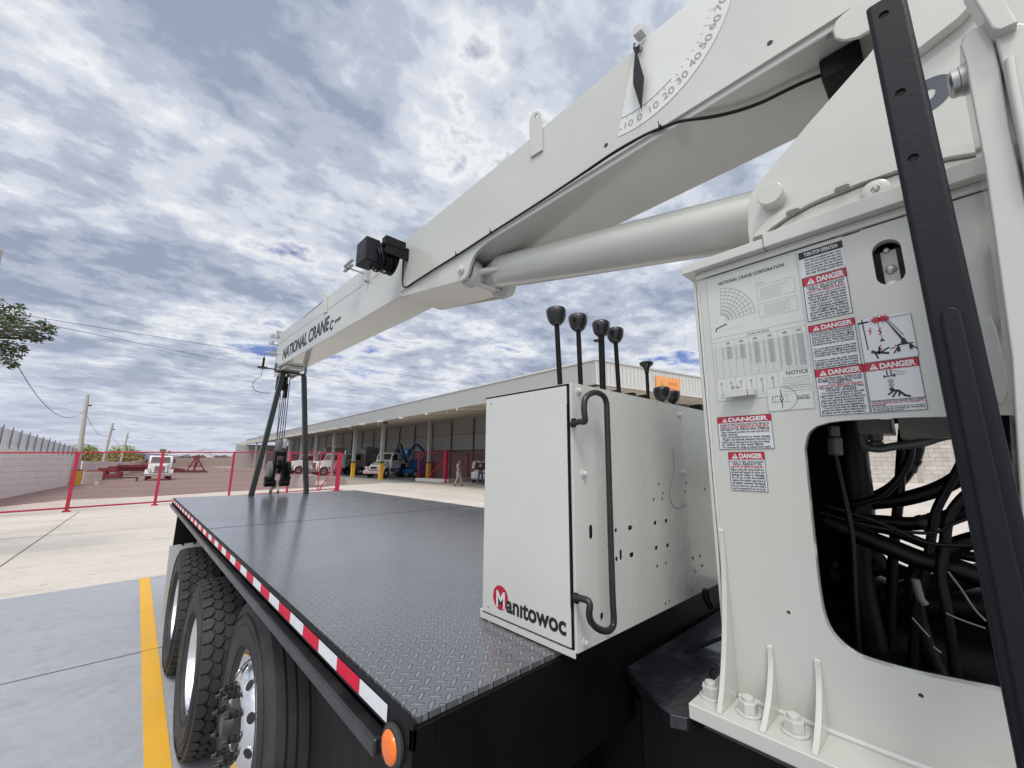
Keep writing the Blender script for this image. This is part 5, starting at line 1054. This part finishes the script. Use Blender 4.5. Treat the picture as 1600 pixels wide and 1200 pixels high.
def wire(label, a, b, sag, r, n=24):
    a = Vector(a); b = Vector(b); pts = [a+(b-a)*(i/n)+Vector((0, 0, -4*sag*(i/n)*(1-i/n))) for i in range(n+1)]
    m = MB(); m.tube(pts, r, 5); o = m.build('overhead_wire', WIRE, None, smooth=60); return meta(o, label, 'wire', 'overhead wires')
wire('upper of the two long wires running from the left tree behind the boom tip', P(-40, 480, 'y', 15), P(850, 607, 'x', 60), .6, .008)
wire('lower of the two long wires running from the left tree behind the boom tip', P(-40, 484, 'y', 14), P(700, 612, 'x', 40), .7, .007)
wire('slack wire drooping from the left tree to the nearest concrete pole', P(20, 557, 'y', 18), P(135, 640, 'y', 42.6), 1.1, .012)
wire('slack wire drooping from the nearest to the second concrete pole', P(136, 650, 'y', 42.6), P(176, 678, 'y', 59), .75, .012)
wire('slack wire drooping from the second to the farthest concrete pole', P(176, 682, 'y', 59), P(199, 692, 'y', 80), .6, .013)
# ================================================================== PLANTS
def leaves(n, centers, size, rnd, flat=.6):
    m = MB()
    for i in range(n):
        c, r_ = rnd.choice(centers); v = Vector((rnd.gauss(0, 1), rnd.gauss(0, 1), rnd.gauss(0, 1))); v.normalize(); v *= r_*(rnd.random()**.45)
        p = Vector(c)+Vector((v.x, v.y, v.z*.8)); s = size*rnd.uniform(.6, 1.3)
        u = Vector((rnd.gauss(0, 1), rnd.gauss(0, 1), rnd.gauss(0, .6))).normalized(); w_ = u.cross(Vector((rnd.gauss(0, 1), rnd.gauss(0, 1), rnd.gauss(0, 1)))).normalized()
        m.add([p-u*s, p+w_*s*.42, p+u*s, p-w_*s*.42], [(0, 1, 2, 3)])
    return m
rnd = random.Random(5); ORG[0] = Vector((-4.3, 11.5, 0))
tr = thing('tree', 'leafy dark green tree reaching in at the left edge of the photo', 'tree', ORG[0])
limbs = []; m = MB(); m.tube([(-4.3, 11.5, 0), (-4.25, 11.5, 1.2), (-4.1, 11.5, 2.2), (-4.0, 11.55, 3.2)], [.17, .15, .13, .10], 10)
cl = []
tw = [(P(x, y, 'y', 11.5+dy), r_) for x, y, dy, r_ in ((-20, 500, 0, .30), (10, 490, .2, .26), (25, 515, -.2, .22), (0, 540, .1, .28), (22, 500, .3, .16), (28, 480, .1, .10), (12, 560, 0, .16), (18, 545, .2, .18), (45, 525, 0, .12), (60, 520, .1, .12), (72, 514, 0, .10), (82, 512, -.1, .07), (66, 505, .1, .09), (58, 530, .1, .10), (75, 528, .1, .07), (85, 520, 0, .05), (-40, 520, 0, .4), (-60, 480, .4, .5), (-120, 520, 0, .7), (-90, 560, -.3, .5), (20, 570, .2, .10), (36, 545, 0, .07), (52, 512, 0, .08))]
cl = tw + [(Vector((-4.8+rnd.uniform(-1.3, .9), 11.6+rnd.uniform(-1.4, 1.4), 4.6+rnd.uniform(-1.0, 1.2))), .55) for _ in range(22)]
for c, r_ in cl: m.tube(smoothpath([(-4.1, 11.5, 2.6+rnd.random()), (Vector((-4.0, 11.5, 3.6))+c)/2+Vector((rnd.uniform(-.1, .1), 0, rnd.uniform(-.1, .1))), c], 4), [.035, .032, .028, .024, .02, .017, .014, .011, .007], 6)
m.build('trunk', BARK, tr, smooth=60)
lm = MB()
for c, r_ in cl: lm_ = leaves(int(150*(r_/.2)**1.5), [(c, r_*1.15)], .038, rnd); lm.add(lm_.v, lm_.f)
lm.build('crown', LEAF, tr, weld=False)
def bush(label, c, rx, rz_, n, mt, size, name='bush', seed=1):
    rnd = random.Random(seed); ORG[0] = Vector((c[0], c[1], 0)); b = thing(name, label, 'bush', ORG[0])
    cs = [(Vector((c[0]+rnd.uniform(-rx, rx), c[1]+rnd.uniform(-1.5, 1.5), rnd.uniform(.3, .85)*rz_)), rz_*.33) for _ in range(26)]
    leaves(n, cs, size, rnd).build('crown', mt, b, weld=False)
    m = MB()
    for q_, r_ in cs[:14]: m.tube([(c[0]+rnd.uniform(-.3, .3), c[1], 0), q_], [.05, .02], 5)
    m.build('trunk', BARK, b); ORG[0] = Vector((0, 0, 0)); return b
bush('wide light green bush behind the white boundary wall', (-2.4, 86), 3.6, 3.8, 9000, PLANTB, .17)
for i, (x, w_) in enumerate(((300, 3.5), (366, 4), (345, 2), (210, 3))):
    p = P(x, 716, 'y', 185); bush(('small dark treetop above the far wall, behind the red frame', 'broad dark treetop above the far wall, nearest the shed end', 'tiny dark treetop in the middle of the far wall', 'dark treetop behind the white tractor cab')[i], (p.x, 185), w_, 3.6+.5*(i == 1), 900, LEAF, .4, 'distant_tree', i+3)
# dry hills line
m = MB(); n = 60; vs = []
for i in range(n+1):
    a = rad(-60+150*i/n); R_ = 1900; vs += [(R_*math.sin(a), R_*math.cos(a), -5), (R_*math.sin(a), R_*math.cos(a), 14+22*noise.noise(Vector((i*.23, 0, 1)))+6*noise.noise(Vector((i*1.1, 3, 1)))), (1.15*R_*math.sin(a), 1.15*R_*math.cos(a), -5)]
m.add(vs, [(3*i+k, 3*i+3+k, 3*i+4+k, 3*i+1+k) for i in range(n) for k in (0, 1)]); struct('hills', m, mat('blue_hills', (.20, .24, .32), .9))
# ================================================================== VEHICLES
def wheel(par, x, y, r, w_, side, rimm=CHROME, dual=False):
    m = MB(); ww = w_*(2.1 if dual else 1); y1 = y; m.lathe([(r*.56, 0), (r*.9, 0), (r, w_*.15), (r, ww-w_*.15), (r*.9, ww), (r*.56, ww)], (x, y1, r), (0, -side, 0), 28)
    o = m.build('wheel', RUBBER, par, smooth=40); m = MB(); m.lathe([(r*.57, .015), (r*.5, .03), (r*.42, .02 if not dual else .10), (r*.2, .0 if not dual else .10), (r*.16, -.04), (0, -.05)], (x, y1, r), (0, -side, 0), 20); m.build('rim', rimm, o, smooth=40); return o
def truck(name, label, loc, rz, scale=1, body=TRUCKW, grp=None, hoodlen=1.55, big=True, rear=3.8, stack=True, roof_top=False, stripes=False, cat='truck'):
    ORG[0] = Vector((0, 0, 0)); t = thing(name, label, cat, loc, rz, grp); t.scale = (scale,)*3
    W = 1.02
    m = MB(); m.prism([(-1.75, 1.02), (0, 1.02), (.0, 1.88), (-.30, 2.62), (-.45, 2.72), (-1.65, 2.72), (-1.75, 2.62)], 'y', -W, W); cab = m.build('cab', body, t, bevel=.05, seg=3)
    m = MB(); m.add([(-.005, -.86, 1.92), (-.005, .86, 1.92), (-.285, .80, 2.56), (-.285, -.80, 2.56), (.02, -.86, 1.92), (.02, .86, 1.92), (-.262, .80, 2.57), (-.262, -.80, 2.57)], [(0, 1, 2, 3), (4, 5, 6, 7), (0, 1, 5, 4), (1, 2, 6, 5), (2, 3, 7, 6), (3, 0, 4, 7)]); m.build('windscreen', GLASS, cab)
    for s in (-1, 1):
        m = MB(); m.prism([(-.10, 1.86), (-.40, 2.52), (-1.05, 2.52), (-1.05, 1.86)], 'y', s*(W+.002), s*(W+.012)); m.build('side_window', GLASS, cab)
        m = MB(); m.prism([(-.03, 1.05), (-.03, 1.8), (-1.15, 1.8), (-1.15, 1.05)], 'y', s*(W+.002), s*(W+.008)); dr = m.build('door', body, t, bevel=.004)
        m = MB(); m.box(-1.05, -.90, s*(W+.008), s*(W+.03), 1.6, 1.64) if s > 0 else m.box(-1.05, -.90, s*(W+.03), s*(W+.008), 1.6, 1.64); m.build('handle', INK, dr)
        m = MB(); y0 = s*(W+.28); m.box(.02, .08, min(y0, y0-s*.16), max(y0, y0-s*.16), 1.85, 2.35); m.tube([(.05, s*W, 2.2), (.05, y0-s*.1, 2.2)], .015, 5); m.build('mirror', INK, cab)
        m = MB(); 
        pts = [(hoodlen-1.25+.62*math.cos(a)+.55, .52+.62*math.sin(a)) for a in [math.pi*i/12 for i in range(13)]]; cx = hoodlen-.70
        pts = [(cx+.66*math.cos(a), .55+.66*math.sin(a)) for a in [math.pi*(-.02+1.04*i/14) for i in range(15)]]; pin = [(cx+.58*math.cos(a), .55+.57*math.sin(a)) for a in [math.pi*(-.02+1.04*i/14) for i in range(15)]]
        m.prism(pts+pin[::-1], 'y', *(sorted((s*.80, s*1.2)))); m.build('fender', body, t, bevel=.02)
        m = MB(); m.box(hoodlen-.02, hoodlen+.10, *sorted((s*.72, s*1.08)), .98, 1.22); hl_ = m.build('headlight', mat('lamp_glass', (.55, .55, .52), .15, coat=.5), t, bevel=.02)
        wheel(t, cx, s*1.12, .52, .28, s)
        m = MB(); m.lathe([(.0, 0), (.28, 0), (.30, .03), (.30, 1.0), (.28, 1.03), (0, 1.03)], (-1.5, s*.85, .72), (1, 0, 0), 20); m.build('fuel_tank', ALU if big else CHROME, t, smooth=40)
        m = MB(); m.box(-.45, .0, *sorted((s*.8, s*1.1)), .45, .55); m.box(-.4, -.05, *sorted((s*.85, s*1.1)), .78, .84); m.build('step', CHROME, t)
    m = MB(); hw0, hw1 = .86, .66
    z1, z0 = (1.90, 1.72) if big else (1.86, 1.38)
    m.add([(0, -hw0, 1.0), (0, hw0, 1.0), (hoodlen, hw1, .85), (hoodlen, -hw1, .85), (0, -hw0*.92, z1), (0, hw0*.92, z1), (hoodlen-.05, hw1*.92, z0), (hoodlen-.05, -hw1*.92, z0)], [(0, 1, 2, 3), (4, 5, 6, 7), (0, 1, 5, 4), (1, 2, 6, 5), (2, 3, 7, 6), (3, 0, 4, 7)])
    m.build('hood', body, t, bevel=.07, seg=3)
    m = MB(); m.box(hoodlen-.02, hoodlen+.03, -.45, .45, .92, z0-.12); gr = m.build('grille', CHROME, t, bevel=.01)
    m = MB()
    for i in range(9): z = .97+(z0-.22-.97)*i/8; m.box(hoodlen+.031, hoodlen+.045, -.40, .40, z, z+.035)
    m.build('grille_slats', INK, gr)
    m = MB(); m.box(hoodlen+.05, hoodlen+.25, -1.18, 1.18, .48, .80); bp = m.build('bumper', body if stripes else CHROME, t, bevel=.04)
    if stripes:
        m = MB()
        for k in range(-7, 8): m.add([(hoodlen+.252, k*.16, .52), (hoodlen+.252, k*.16+.07, .52), (hoodlen+.252, k*.16+.15, .76), (hoodlen+.252, k*.16+.08, .76)], [(0, 1, 2, 3)])
        m.build('hazard_stripes', TAPER, bp)
    if stack:
        m = MB(); m.tube([(-1.9, .8, .9), (-1.9, .8, 3.0), (-1.97, .8, 3.15)], .075, 10); m.build('exhaust_stack', CHROME, t, smooth=50)
    m = MB(); 
    for y in (-.42, .42): m.box(-rear-1.4, hoodlen, y-.05, y+.05, .62, .88)
    for x in (-rear-1.3, -3, -2, .5): m.box(x, x+.1, -.369, .369, .64, .86)
    m.build('chassis', BLACKP, t)
    for x in ((-rear, -rear-1.3) if big else (-rear,)):
        for s in (-1, 1): wheel(t, x, s*1.18, .50, .27, s, dual=True)
    return t
def at_(o): return o
T1 = truck('tractor_truck', 'white day cab tractor truck facing the camera in the gravel yard', (1.95, 49.3, 0), rad(-92), .80, big=True, stack=False)
m = MB(); m.tube([(-1.9, .0, 2.6), (-1.9, 0, 3.2)], .06, 8); m.box(-2.1, -1.7, -.55, .55, 2.72, 2.9); m.box(-2.05, -1.75, -.25, .35, 3.1, 3.5); m.box(-2.0, -1.8, .5, .8, 3.0, 3.3); m.build('crane_head', mat('olive_paint', (.12, .13, .08), .6), T1)
truck('conventional_truck', 'white truck nose behind the hook block, the left of two behind the red fence', (17.6, 62.5, 0), rad(188), 1.0, grp='white trucks behind the fence end')
truck('conventional_truck', 'white truck with red tinted cab behind the fence end post', (18.0, 53.6, 0), rad(188), 1.0, grp='white trucks behind the fence end')
M2 = truck('service_truck', 'white medium truck with red striped bumper parked under the shed', (20.6, 43.3, 0), rad(207), 1.02, big=False, stripes=True, stack=False, rear=4.2)
DK = mat('crane_dark', (.03, .03, .032), .5)
m = MB(); m.box(-6.8, -2.9, -1.15, 1.15, .95, 1.12); m.box(-6.9, -6.8, -1.15, 1.15, .95, 2.0); m.build('cargo_deck', DK, M2, bevel=.02)
m = MB(); m.box(-2.7, -2.0, -1.0, 1.0, .9, 1.5); m.tube([(-2.35, 0, 1.4), (-2.35, 0, 3.1)], .2, 10); m.tube([(-2.35, 0, 3.0), (-2.75, .1, 3.7), (-3.6, .5, 1.6)], .16, 8); m.tube([(-2.6, -.15, 3.6), (-3.5, -.3, 2.2)], .13, 8); m.tube([(-2.5, -.4, 1.2), (-2.4, -.3, 3.2)], .08, 8)
kb = m.build('knuckle_crane', DK, M2, smooth=40); m = MB(); m.tube([(-2.3, .25, 3.6), (-3.0, .5, 1.9)], .10, 8); m.build('jib_arm', TRUCKG, kb, smooth=40)
m = MB(); m.box(-3.6, -2.9, -1.18, -.85, .45, .9); m.box(-3.6, -2.9, .85, 1.18, .45, .9); m.box(-4.9, -4.75, -1.2, 1.2, .4, .8); m.build('underbody_box', TRUCKG, M2, bevel=.02)
# large crane truck in the shade
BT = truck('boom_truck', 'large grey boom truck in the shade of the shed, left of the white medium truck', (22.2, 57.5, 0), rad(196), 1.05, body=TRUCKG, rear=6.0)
m = MB(); m.box(-9.5, -2.2, -1.2, 1.2, 1.2, 1.4); m.build('flat_deck', DK, BT)
m = MB(); m.box(-3.2, -2.2, -.6, .6, 1.0, 3.0); m.lathe([(.0, -.6), (.42, -.6), (.42, .6), (0, .6)], (-2.6, 0, 3.1), (0, 1, 0), 20); m.build('turret', TRUCKG, BT, bevel=.03)
m = MB(); m.prism([(-2.2, 3.2), (-2.6, 3.7), (-12, 3.25), (-12, 2.85)], 'y', -.3, .3); m.prism([(-2.8, 2.9), (-2.8, 3.1), (-8.5, 2.95), (-8.5, 2.8)], 'y', -.5, -.35); m.build('boom', mat('shed_white', (.42, .42, .40), .5), BT, bevel=.02)
for x in (-3.6, -1.95):
    for y in (-1.25, .95): m = MB(); m.box(x, x+.35, y, y+.3, .4, 2.7); m.build('outrigger', TRUCKG, BT, bevel=.03)
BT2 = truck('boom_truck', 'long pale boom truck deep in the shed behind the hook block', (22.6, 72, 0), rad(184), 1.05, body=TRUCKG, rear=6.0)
m = MB(); m.prism([(-1, 3.0), (-1, 3.9), (-12, 3.6), (-12, 3.1)], 'y', -.35, .35); m.build('boom', mat('shed_white', (.42, .42, .40), .5), BT2, bevel=.02); m = MB(); m.box(-3.2, -2.2, -.6, .6, 1.0, 3.1); m.box(-9, -2, -1.2, 1.2, 1.2, 1.4); m.build('flat_deck', DK, BT2)
# blue lift
ORG[0] = Vector((0, 0, 0)); BL = thing('boom_lift', 'blue self propelled boom lift with basket, partly behind the red gate', 'boom lift', (24.3, 42.8, 0), rad(195))
m = MB(); m.box(-1.4, 1.2, -1.1, 1.1, .45, .95); m.box(-1.9, .3, -.9, .9, 1.0, 1.9); m.build('body', BLUEP, BL, bevel=.05)
for x in (-1.1, 1.1):
    for s in (-1, 1): wheel(BL, x, s*1.2, .42, .3, s, rimm=TRUCKG)
m = MB(); m.tube([(-.9, 0, 1.8), (-1.9, 0, 2.6), (-.2, 0, 3.75), (.4, 0, 3.6), (1.35, 0, 2.35)], .15, 10); m.build('arm', BLUEP, BL, smooth=40)
m = MB()
for z in (2.0, 2.55, 3.1):
    for a, b in (((1.3, -.9), (2.2, -.9)), ((2.2, -.9), (2.2, .9)), ((2.2, .9), (1.3, .9)), ((1.3, .9), (1.3, -.9))): m.tube([(*a, z), (*b, z)], .03, 5)
for x, y in ((1.3, -.9), (2.2, -.9), (2.2, .9), (1.3, .9), (2.2, 0), (1.3, 0)): m.tube([(x, y, 2.0), (x, y, 3.1)], .03, 5)
m.box(1.3, 2.2, -.9, .9, 1.96, 2.0); m.box(1.3, 1.5, -.3, .3, 2.3, 3.2); bk = m.build('basket', BLUEP, BL); m = MB(); m.box(1.51, 1.53, -.2, .2, 2.7, 3.05); m.build('control_panel', mat('panel_pale_blue', (.45, .6, .7), .5), bk)
# parked car
CARW = mat('car_white', (.62, .63, .63), .3, coat=.4)
CR = thing('parked_car', 'white hatchback parked tail on, half hidden by the control cabinet', 'car', (23.6, 28.9, 0), rad(40)); 
prof = [(-2.05, .35), (-2.10, .75), (-2.06, .98), (-1.96, 1.10), (-1.62, 1.78), (-1.45, 1.88), (.2, 1.90), (.55, 1.80), (1.15, 1.18), (1.95, 1.0), (2.1, .8), (2.1, .38), (1.7, .28), (-1.8, .28)]
m = MB(); m.prism(prof, 'y', -.92, .92); cb = m.build('body', CARW, CR, bevel=.10, seg=4)
m = MB(); m.add([(-1.99, -.70, 1.15), (-1.99, .70, 1.15), (-1.68, .62, 1.74), (-1.68, -.62, 1.74), (-1.96, -.70, 1.13), (-1.96, .70, 1.13), (-1.6, .62, 1.72), (-1.6, -.62, 1.72)], [(0, 1, 2, 3), (4, 5, 6, 7), (0, 1, 5, 4), (1, 2, 6, 5), (2, 3, 7, 6), (3, 0, 4, 7)]); m.build('rear_window', GLASS, CR, bevel=.01)
for s in (-1, 1):
    m = MB(); m.prism([(-1.5, 1.22), (-1.3, 1.72), (-.1, 1.76), (-.1, 1.2)], 'y', *sorted((s*.915, s*.93))); m.prism([(-.02, 1.2), (-.02, 1.76), (.4, 1.72), (.95, 1.2)], 'y', *sorted((s*.915, s*.93))); m.build('side_window', GLASS, CR)
    m = MB(); m.box(-2.09, -1.97, *sorted((s*.72, s*.90)), .95, 1.25); m.build('tail_light', mat('lamp_red', (.3, .02, .02), .3), CR, bevel=.02)
    for x in (-1.3, 1.3): wheel(CR, x, s*.93, .33, .2, s)
m = MB(); m.box(-2.125, -2.10, -.26, .26, .82, .96); m.build('number_plate', mat('plate_grey', (.25, .27, .28), .5), CR)
m = MB(); m.box(-2.17, -2.03, -.86, .86, .40, .66); m.build('bumper', CARW, CR, bevel=.05, seg=3)
# red machinery, container and frames in the yard
ORG[0] = Vector((0, 0, 0))
def simple(name, label, cat, loc, rz, parts, grp=None, sc=1):
    o = thing(name, label, cat, loc, rz, grp); o.scale = (sc,)*3
    for n_, mt, f_ in parts: m = MB(); f_(m); m.build(n_, mt, o, bevel=.01)
    return o
simple('site_box', 'grey box with a red end panel beside the yellow pole foot', 'box', (-2.0, 44.8, 0), .15, [('body', WOODP, lambda m: m.box(-.7, .6, -.6, .6, 0, 1.15)), ('end_panel', RUSTR, lambda m: m.box(.601, .63, -.6, .6, 0, 1.15))], sc=.75)
simple('bucket', 'small white bucket lying by the yellow pole foot', 'bucket', (-1.62, 42.2, 0), .3, [('shell', TRUCKW, lambda m: m.lathe([(.11, 0), (.15, .32), (.13, .32), (.1, .02)], (0, 0, 0), (0, 0, 1), 14)), ('rim', TRUCKG, lambda m: m.lathe([(.15, .3), (.165, .3), (.165, .33), (.15, .33)], (0, 0, 0), (0, 0, 1), 14))])
simple('compressor', 'red wheeled machine standing left of the second pole', 'machine', (-2.15, 50.5, 0), .2, [('housing', RUSTR, lambda m: m.prism([(-1.1, .45), (-.9, 1.55), (.3, 1.6), (.9, .9), (.9, .45)], 'y', -.6, .6)), ('frame', DK, lambda m: m.box(-1.3, 1.4, -.4, .4, .3, .44)), ('wheel', RUBBER, lambda m: m.lathe([(0, 0), (.33, 0), (.33, .2), (0, .2)], (-.5, -.8, .33), (0, 1, 0), 18)), ('wheel', RUBBER, lambda m: m.lathe([(0, 0), (.33, 0), (.33, .2), (0, .2)], (.5, -.8, .33), (0, 1, 0), 18))], sc=.55)
simple('rotary_rig', 'stacked red machine parts right of the second pole', 'machine', (-1.35, 52.5, 0), -.3, [('base', RUSTR, lambda m: m.box(-1.5, 1.5, -.8, .8, .4, .9)), ('upper', RUSTR, lambda m: (m.box(-1.3, -.2, -.6, .6, .9, 1.9), m.box(-.1, .9, -.5, .5, 1.2, 2.2), m.box(.9, 1.6, -.4, .4, .9, 1.3))), ('skid', DK, lambda m: m.box(-1.6, 1.7, -.7, .7, .2, .39))], sc=.55)
simple('trailer_frame', 'low dark red flat trailer frame in front of the machines', 'trailer', (-.75, 46.8, 0), .12, [('deck', DK, lambda m: (m.box(-2.6, 2.2, -.6, -.5, .45, .58), m.box(-2.6, 2.2, .5, .6, .45, .58), m.box(-2.6, -2.5, -.5, .5, .45, .58), m.box(2.1, 2.2, -.5, .5, .45, .58), m.box(-.5, -.4, -.5, .5, .45, .58))), ('leg', RUSTR, lambda m: m.box(-2.5, -2.4, -.5, .5, 0, .44)), ('leg', RUSTR, lambda m: m.box(2.0, 2.1, -.5, .5, 0, .44))], sc=.62)
simple('flatbed_trailer', 'long dark red trailer left of the white tractor', 'trailer', (.2, 66, 0), .3, [('deck', RUSTR, lambda m: m.box(-4, 3, -1.1, 1.1, .9, 1.2)), ('frame', DK, lambda m: m.box(-4, 2.8, -.5, .5, .5, .89)), ('wheel', RUBBER, lambda m: m.lathe([(0, 0), (.45, 0), (.45, .3), (0, .3)], (-3, -1.1, .45), (0, 1, 0), 18)), ('wheel', RUBBER, lambda m: m.lathe([(0, 0), (.45, 0), (.45, .3), (0, .3)], (-2, -1.1, .45), (0, 1, 0), 18))])
simple('steel_frame', 'red triangular steel frame lying before the far tan wall', 'frame', (6.0, 72, 0), -.1, [('frame', RUSTR, lambda m: [m.tube(p, .10, 6) for p in ([(-2.2, 0, .35), (1.9, 0, .35)], [(-.3, 0, .3), (.55, 0, 2.3)], [(.55, 0, 2.3), (1.7, 0, .3)], [(.5, .4, .3), (.9, .4, 2.2)], [(.5, 0, .4), (.55, 0, 2.3)], [(-.2, 0, 1.0), (1.4, 0, 1.0)])]), ('arm', RUSTR, lambda m: m.prism([(-5.2, 1.1), (-5.0, 1.3), (-.5, .6), (-.5, .35), (-3, .4)], 'y', -.3, .3)), ('skid', DK, lambda m: m.box(-2.4, 2.1, -.5, .5, .12, .25))])
simple('gravel_bag', 'grey bag slumped beside the red fence end', 'bag', (9.6, 31.0, 0), .3, [('bag', mat('bag_grey', (.30, .31, .32), .6), lambda m: m.prism([(-1.0, 0), (-.8, .75), (-.2, .85), (.9, .55), (1.0, 0)], 'y', -.4, .4)), ('label', TRUCKW, lambda m: m.box(-.1, .7, -.42, -.402, .12, .42))])
simple('post_stub', 'short grey post stub beside the slumped grey bag', 'post', (8.3, 31.3, 0), 0, [('post', GALV, lambda m: m.box(-.05, .05, -.05, .05, 0, .75)), ('cap', GALV, lambda m: m.box(-.06, .06, -.06, .06, .751, .78))])
# ================================================================== PEOPLE
def person(label, loc, rz, joints, cloth_top, cloth_bot, sc=1):
    ORG[0] = Vector((0, 0, 0)); r = thing('person', label, 'person', loc, rz); r.scale = (sc,)*3
    def skin(name, js, es, mt, root):
        me = bpy.data.meshes.new(name); me.from_pydata([j[0] for j in js], es, []); me.materials.append(mt)
        o = bpy.data.objects.new(name, me); link(o, r); md = o.modifiers.new('s', 'SKIN'); md.use_smooth_shade = True
        sv_ = me.skin_vertices[0].data
        for i, j in enumerate(js): sv_[i].radius = (j[1], j[1] if len(j) < 3 else j[2]); sv_[i].use_root = (i == root)
        sd_ = o.modifiers.new('d', 'SUBSURF'); sd_.levels = 1; sd_.render_levels = 2; return o
    J = joints
    js = [(J['pelvis'], .13, .10), (J['waist'], .12, .09), (J['chest'], .155, .11), (J['neck'], .055), (J['head0'], .075, .085), (J['head1'], .085, .10), (J['head2'], .055, .07)]
    es = [(0, 1), (1, 2), (2, 3), (3, 4), (4, 5), (5, 6)]
    for s in ('l', 'r'):
        b = len(js); js += [(J['sh'+s], .065), (J['el'+s], .042), (J['wr'+s], .028), (J['ha'+s], .035, .02), (J['fi'+s], .012)]; es += [(2, b), (b, b+1), (b+1, b+2), (b+2, b+3), (b+3, b+4)]
        h = Vector(J['ha'+s]); f_ = Vector(J['fi'+s])-h; side = f_.cross(Vector((0, 1, .3))).normalized()
        for k in range(4): c = len(js); js += [(tuple(h+side*(.012*(k-1.5))+f_*.6), .009), (tuple(h+side*(.018*(k-1.5))+f_*(1.0+.1*(k in (1, 2)))), .007)]; es += [(b+3, c), (c, c+1)]
        b = len(js); js += [(J['hip'+s], .09), (J['kn'+s], .06), (J['an'+s], .04), (J['to'+s], .035, .03)]; es += [(0, b), (b, b+1), (b+1, b+2), (b+2, b+3)]
    skin('body', js, es, SKIN, 0)
    g = .014
    skin('shirt', [(J['pelvis'], .145, .12), (J['waist'], .135, .105), (J['chest'], .172, .125), (tuple(Vector(J['chest']).lerp(Vector(J['neck']), .6)), .075), (J['shl'], .08), (J['ell'], .06), (tuple(Vector(J['ell']).lerp(Vector(J['wrl']), .85 if cloth_top is BEIGE else .1)), .045), (J['shr'], .08), (J['elr'], .06), (tuple(Vector(J['elr']).lerp(Vector(J['wrr']), .85 if cloth_top is BEIGE else .1)), .045)], [(0, 1), (1, 2), (2, 3), (2, 4), (4, 5), (5, 6), (2, 7), (7, 8), (8, 9)], cloth_top, 0)
    skin('trousers', [(J['pelvis'], .142, .118), (J['hipl'], .105), (J['knl'], .078), (tuple(Vector(J['knl']).lerp(Vector(J['anl']), .92)), .062), (J['hipr'], .105), (J['knr'], .078), (tuple(Vector(J['knr']).lerp(Vector(J['anr']), .92)), .062)], [(0, 1), (1, 2), (2, 3), (0, 4), (4, 5), (5, 6)], cloth_bot, 0)
    skin('hair', [(tuple(Vector(J['head1'])+Vector((-.02, 0, .035))), .125, .13), (tuple(Vector(J['head2'])+Vector((-.015, 0, .02))), .09, .10)], [(0, 1)], HAIR, 0)
    for s in ('l', 'r'): skin('shoe', [(tuple(Vector(J['an'+s])+Vector((-.04, 0, -.045))), .045, .04), (tuple(Vector(J['to'+s])+Vector((.04, 0, -.005))), .042, .03)], [(0, 1)], DARKC if cloth_top is DARKC else BARK, 0)
    return r
base = dict(pelvis=(0, 0, .98), waist=(.01, 0, 1.12), chest=(.02, 0, 1.36), neck=(.03, 0, 1.53), head0=(.05, 0, 1.60), head1=(.055, 0, 1.68), head2=(.05, 0, 1.76))
walk = dict(base, shl=(.02, .20, 1.46), ell=(-.06, .26, 1.17), wrl=(.02, .25, .93), hal=(.03, .25, .87), fil=(.05, .24, .79), shr=(.02, -.20, 1.46), elr=(.02, -.27, 1.17), wrr=(.16, -.24, .98), har=(.20, -.23, .94), fir=(.26, -.22, .89),
            hipl=(0, .10, .92), knl=(.14, .11, .52), anl=(.16, .11, .10), tol=(.32, .12, .035), hipr=(0, -.10, .92), knr=(-.02, -.11, .50), anr=(-.26, -.11, .13), tor=(-.12, -.12, .035))
p0 = P(716, 759.5, 'z', 0.004)
person('person walking in a beige shirt and pale trousers in front of the red fence', (p0.x, p0.y, .004), rad(-60), walk, BEIGE, BEIGE, 1.08)
stand = dict(base, shl=(.02, .20, 1.46), ell=(.10, .40, 1.62), wrl=(.10, .22, 1.78), hal=(.08, .17, 1.80), fil=(.06, .10, 1.80), shr=(.02, -.20, 1.46), elr=(.10, -.42, 1.55), wrr=(.10, -.24, 1.72), har=(.09, -.18, 1.75), fir=(.07, -.11, 1.77),
             hipl=(0, .10, .92), knl=(.03, .15, .50), anl=(.0, .17, .10), tol=(.15, .19, .035), hipr=(0, -.10, .92), knr=(.02, -.13, .50), anr=(-.02, -.15, .10), tor=(.13, -.18, .035))
p1 = P(750.5, 757.5, 'z', 0.004)
person('person in a black shirt and jeans with raised arms behind the white car', (p1.x, p1.y, .004), rad(50), stand, DARKC, DENIM, 1.06)
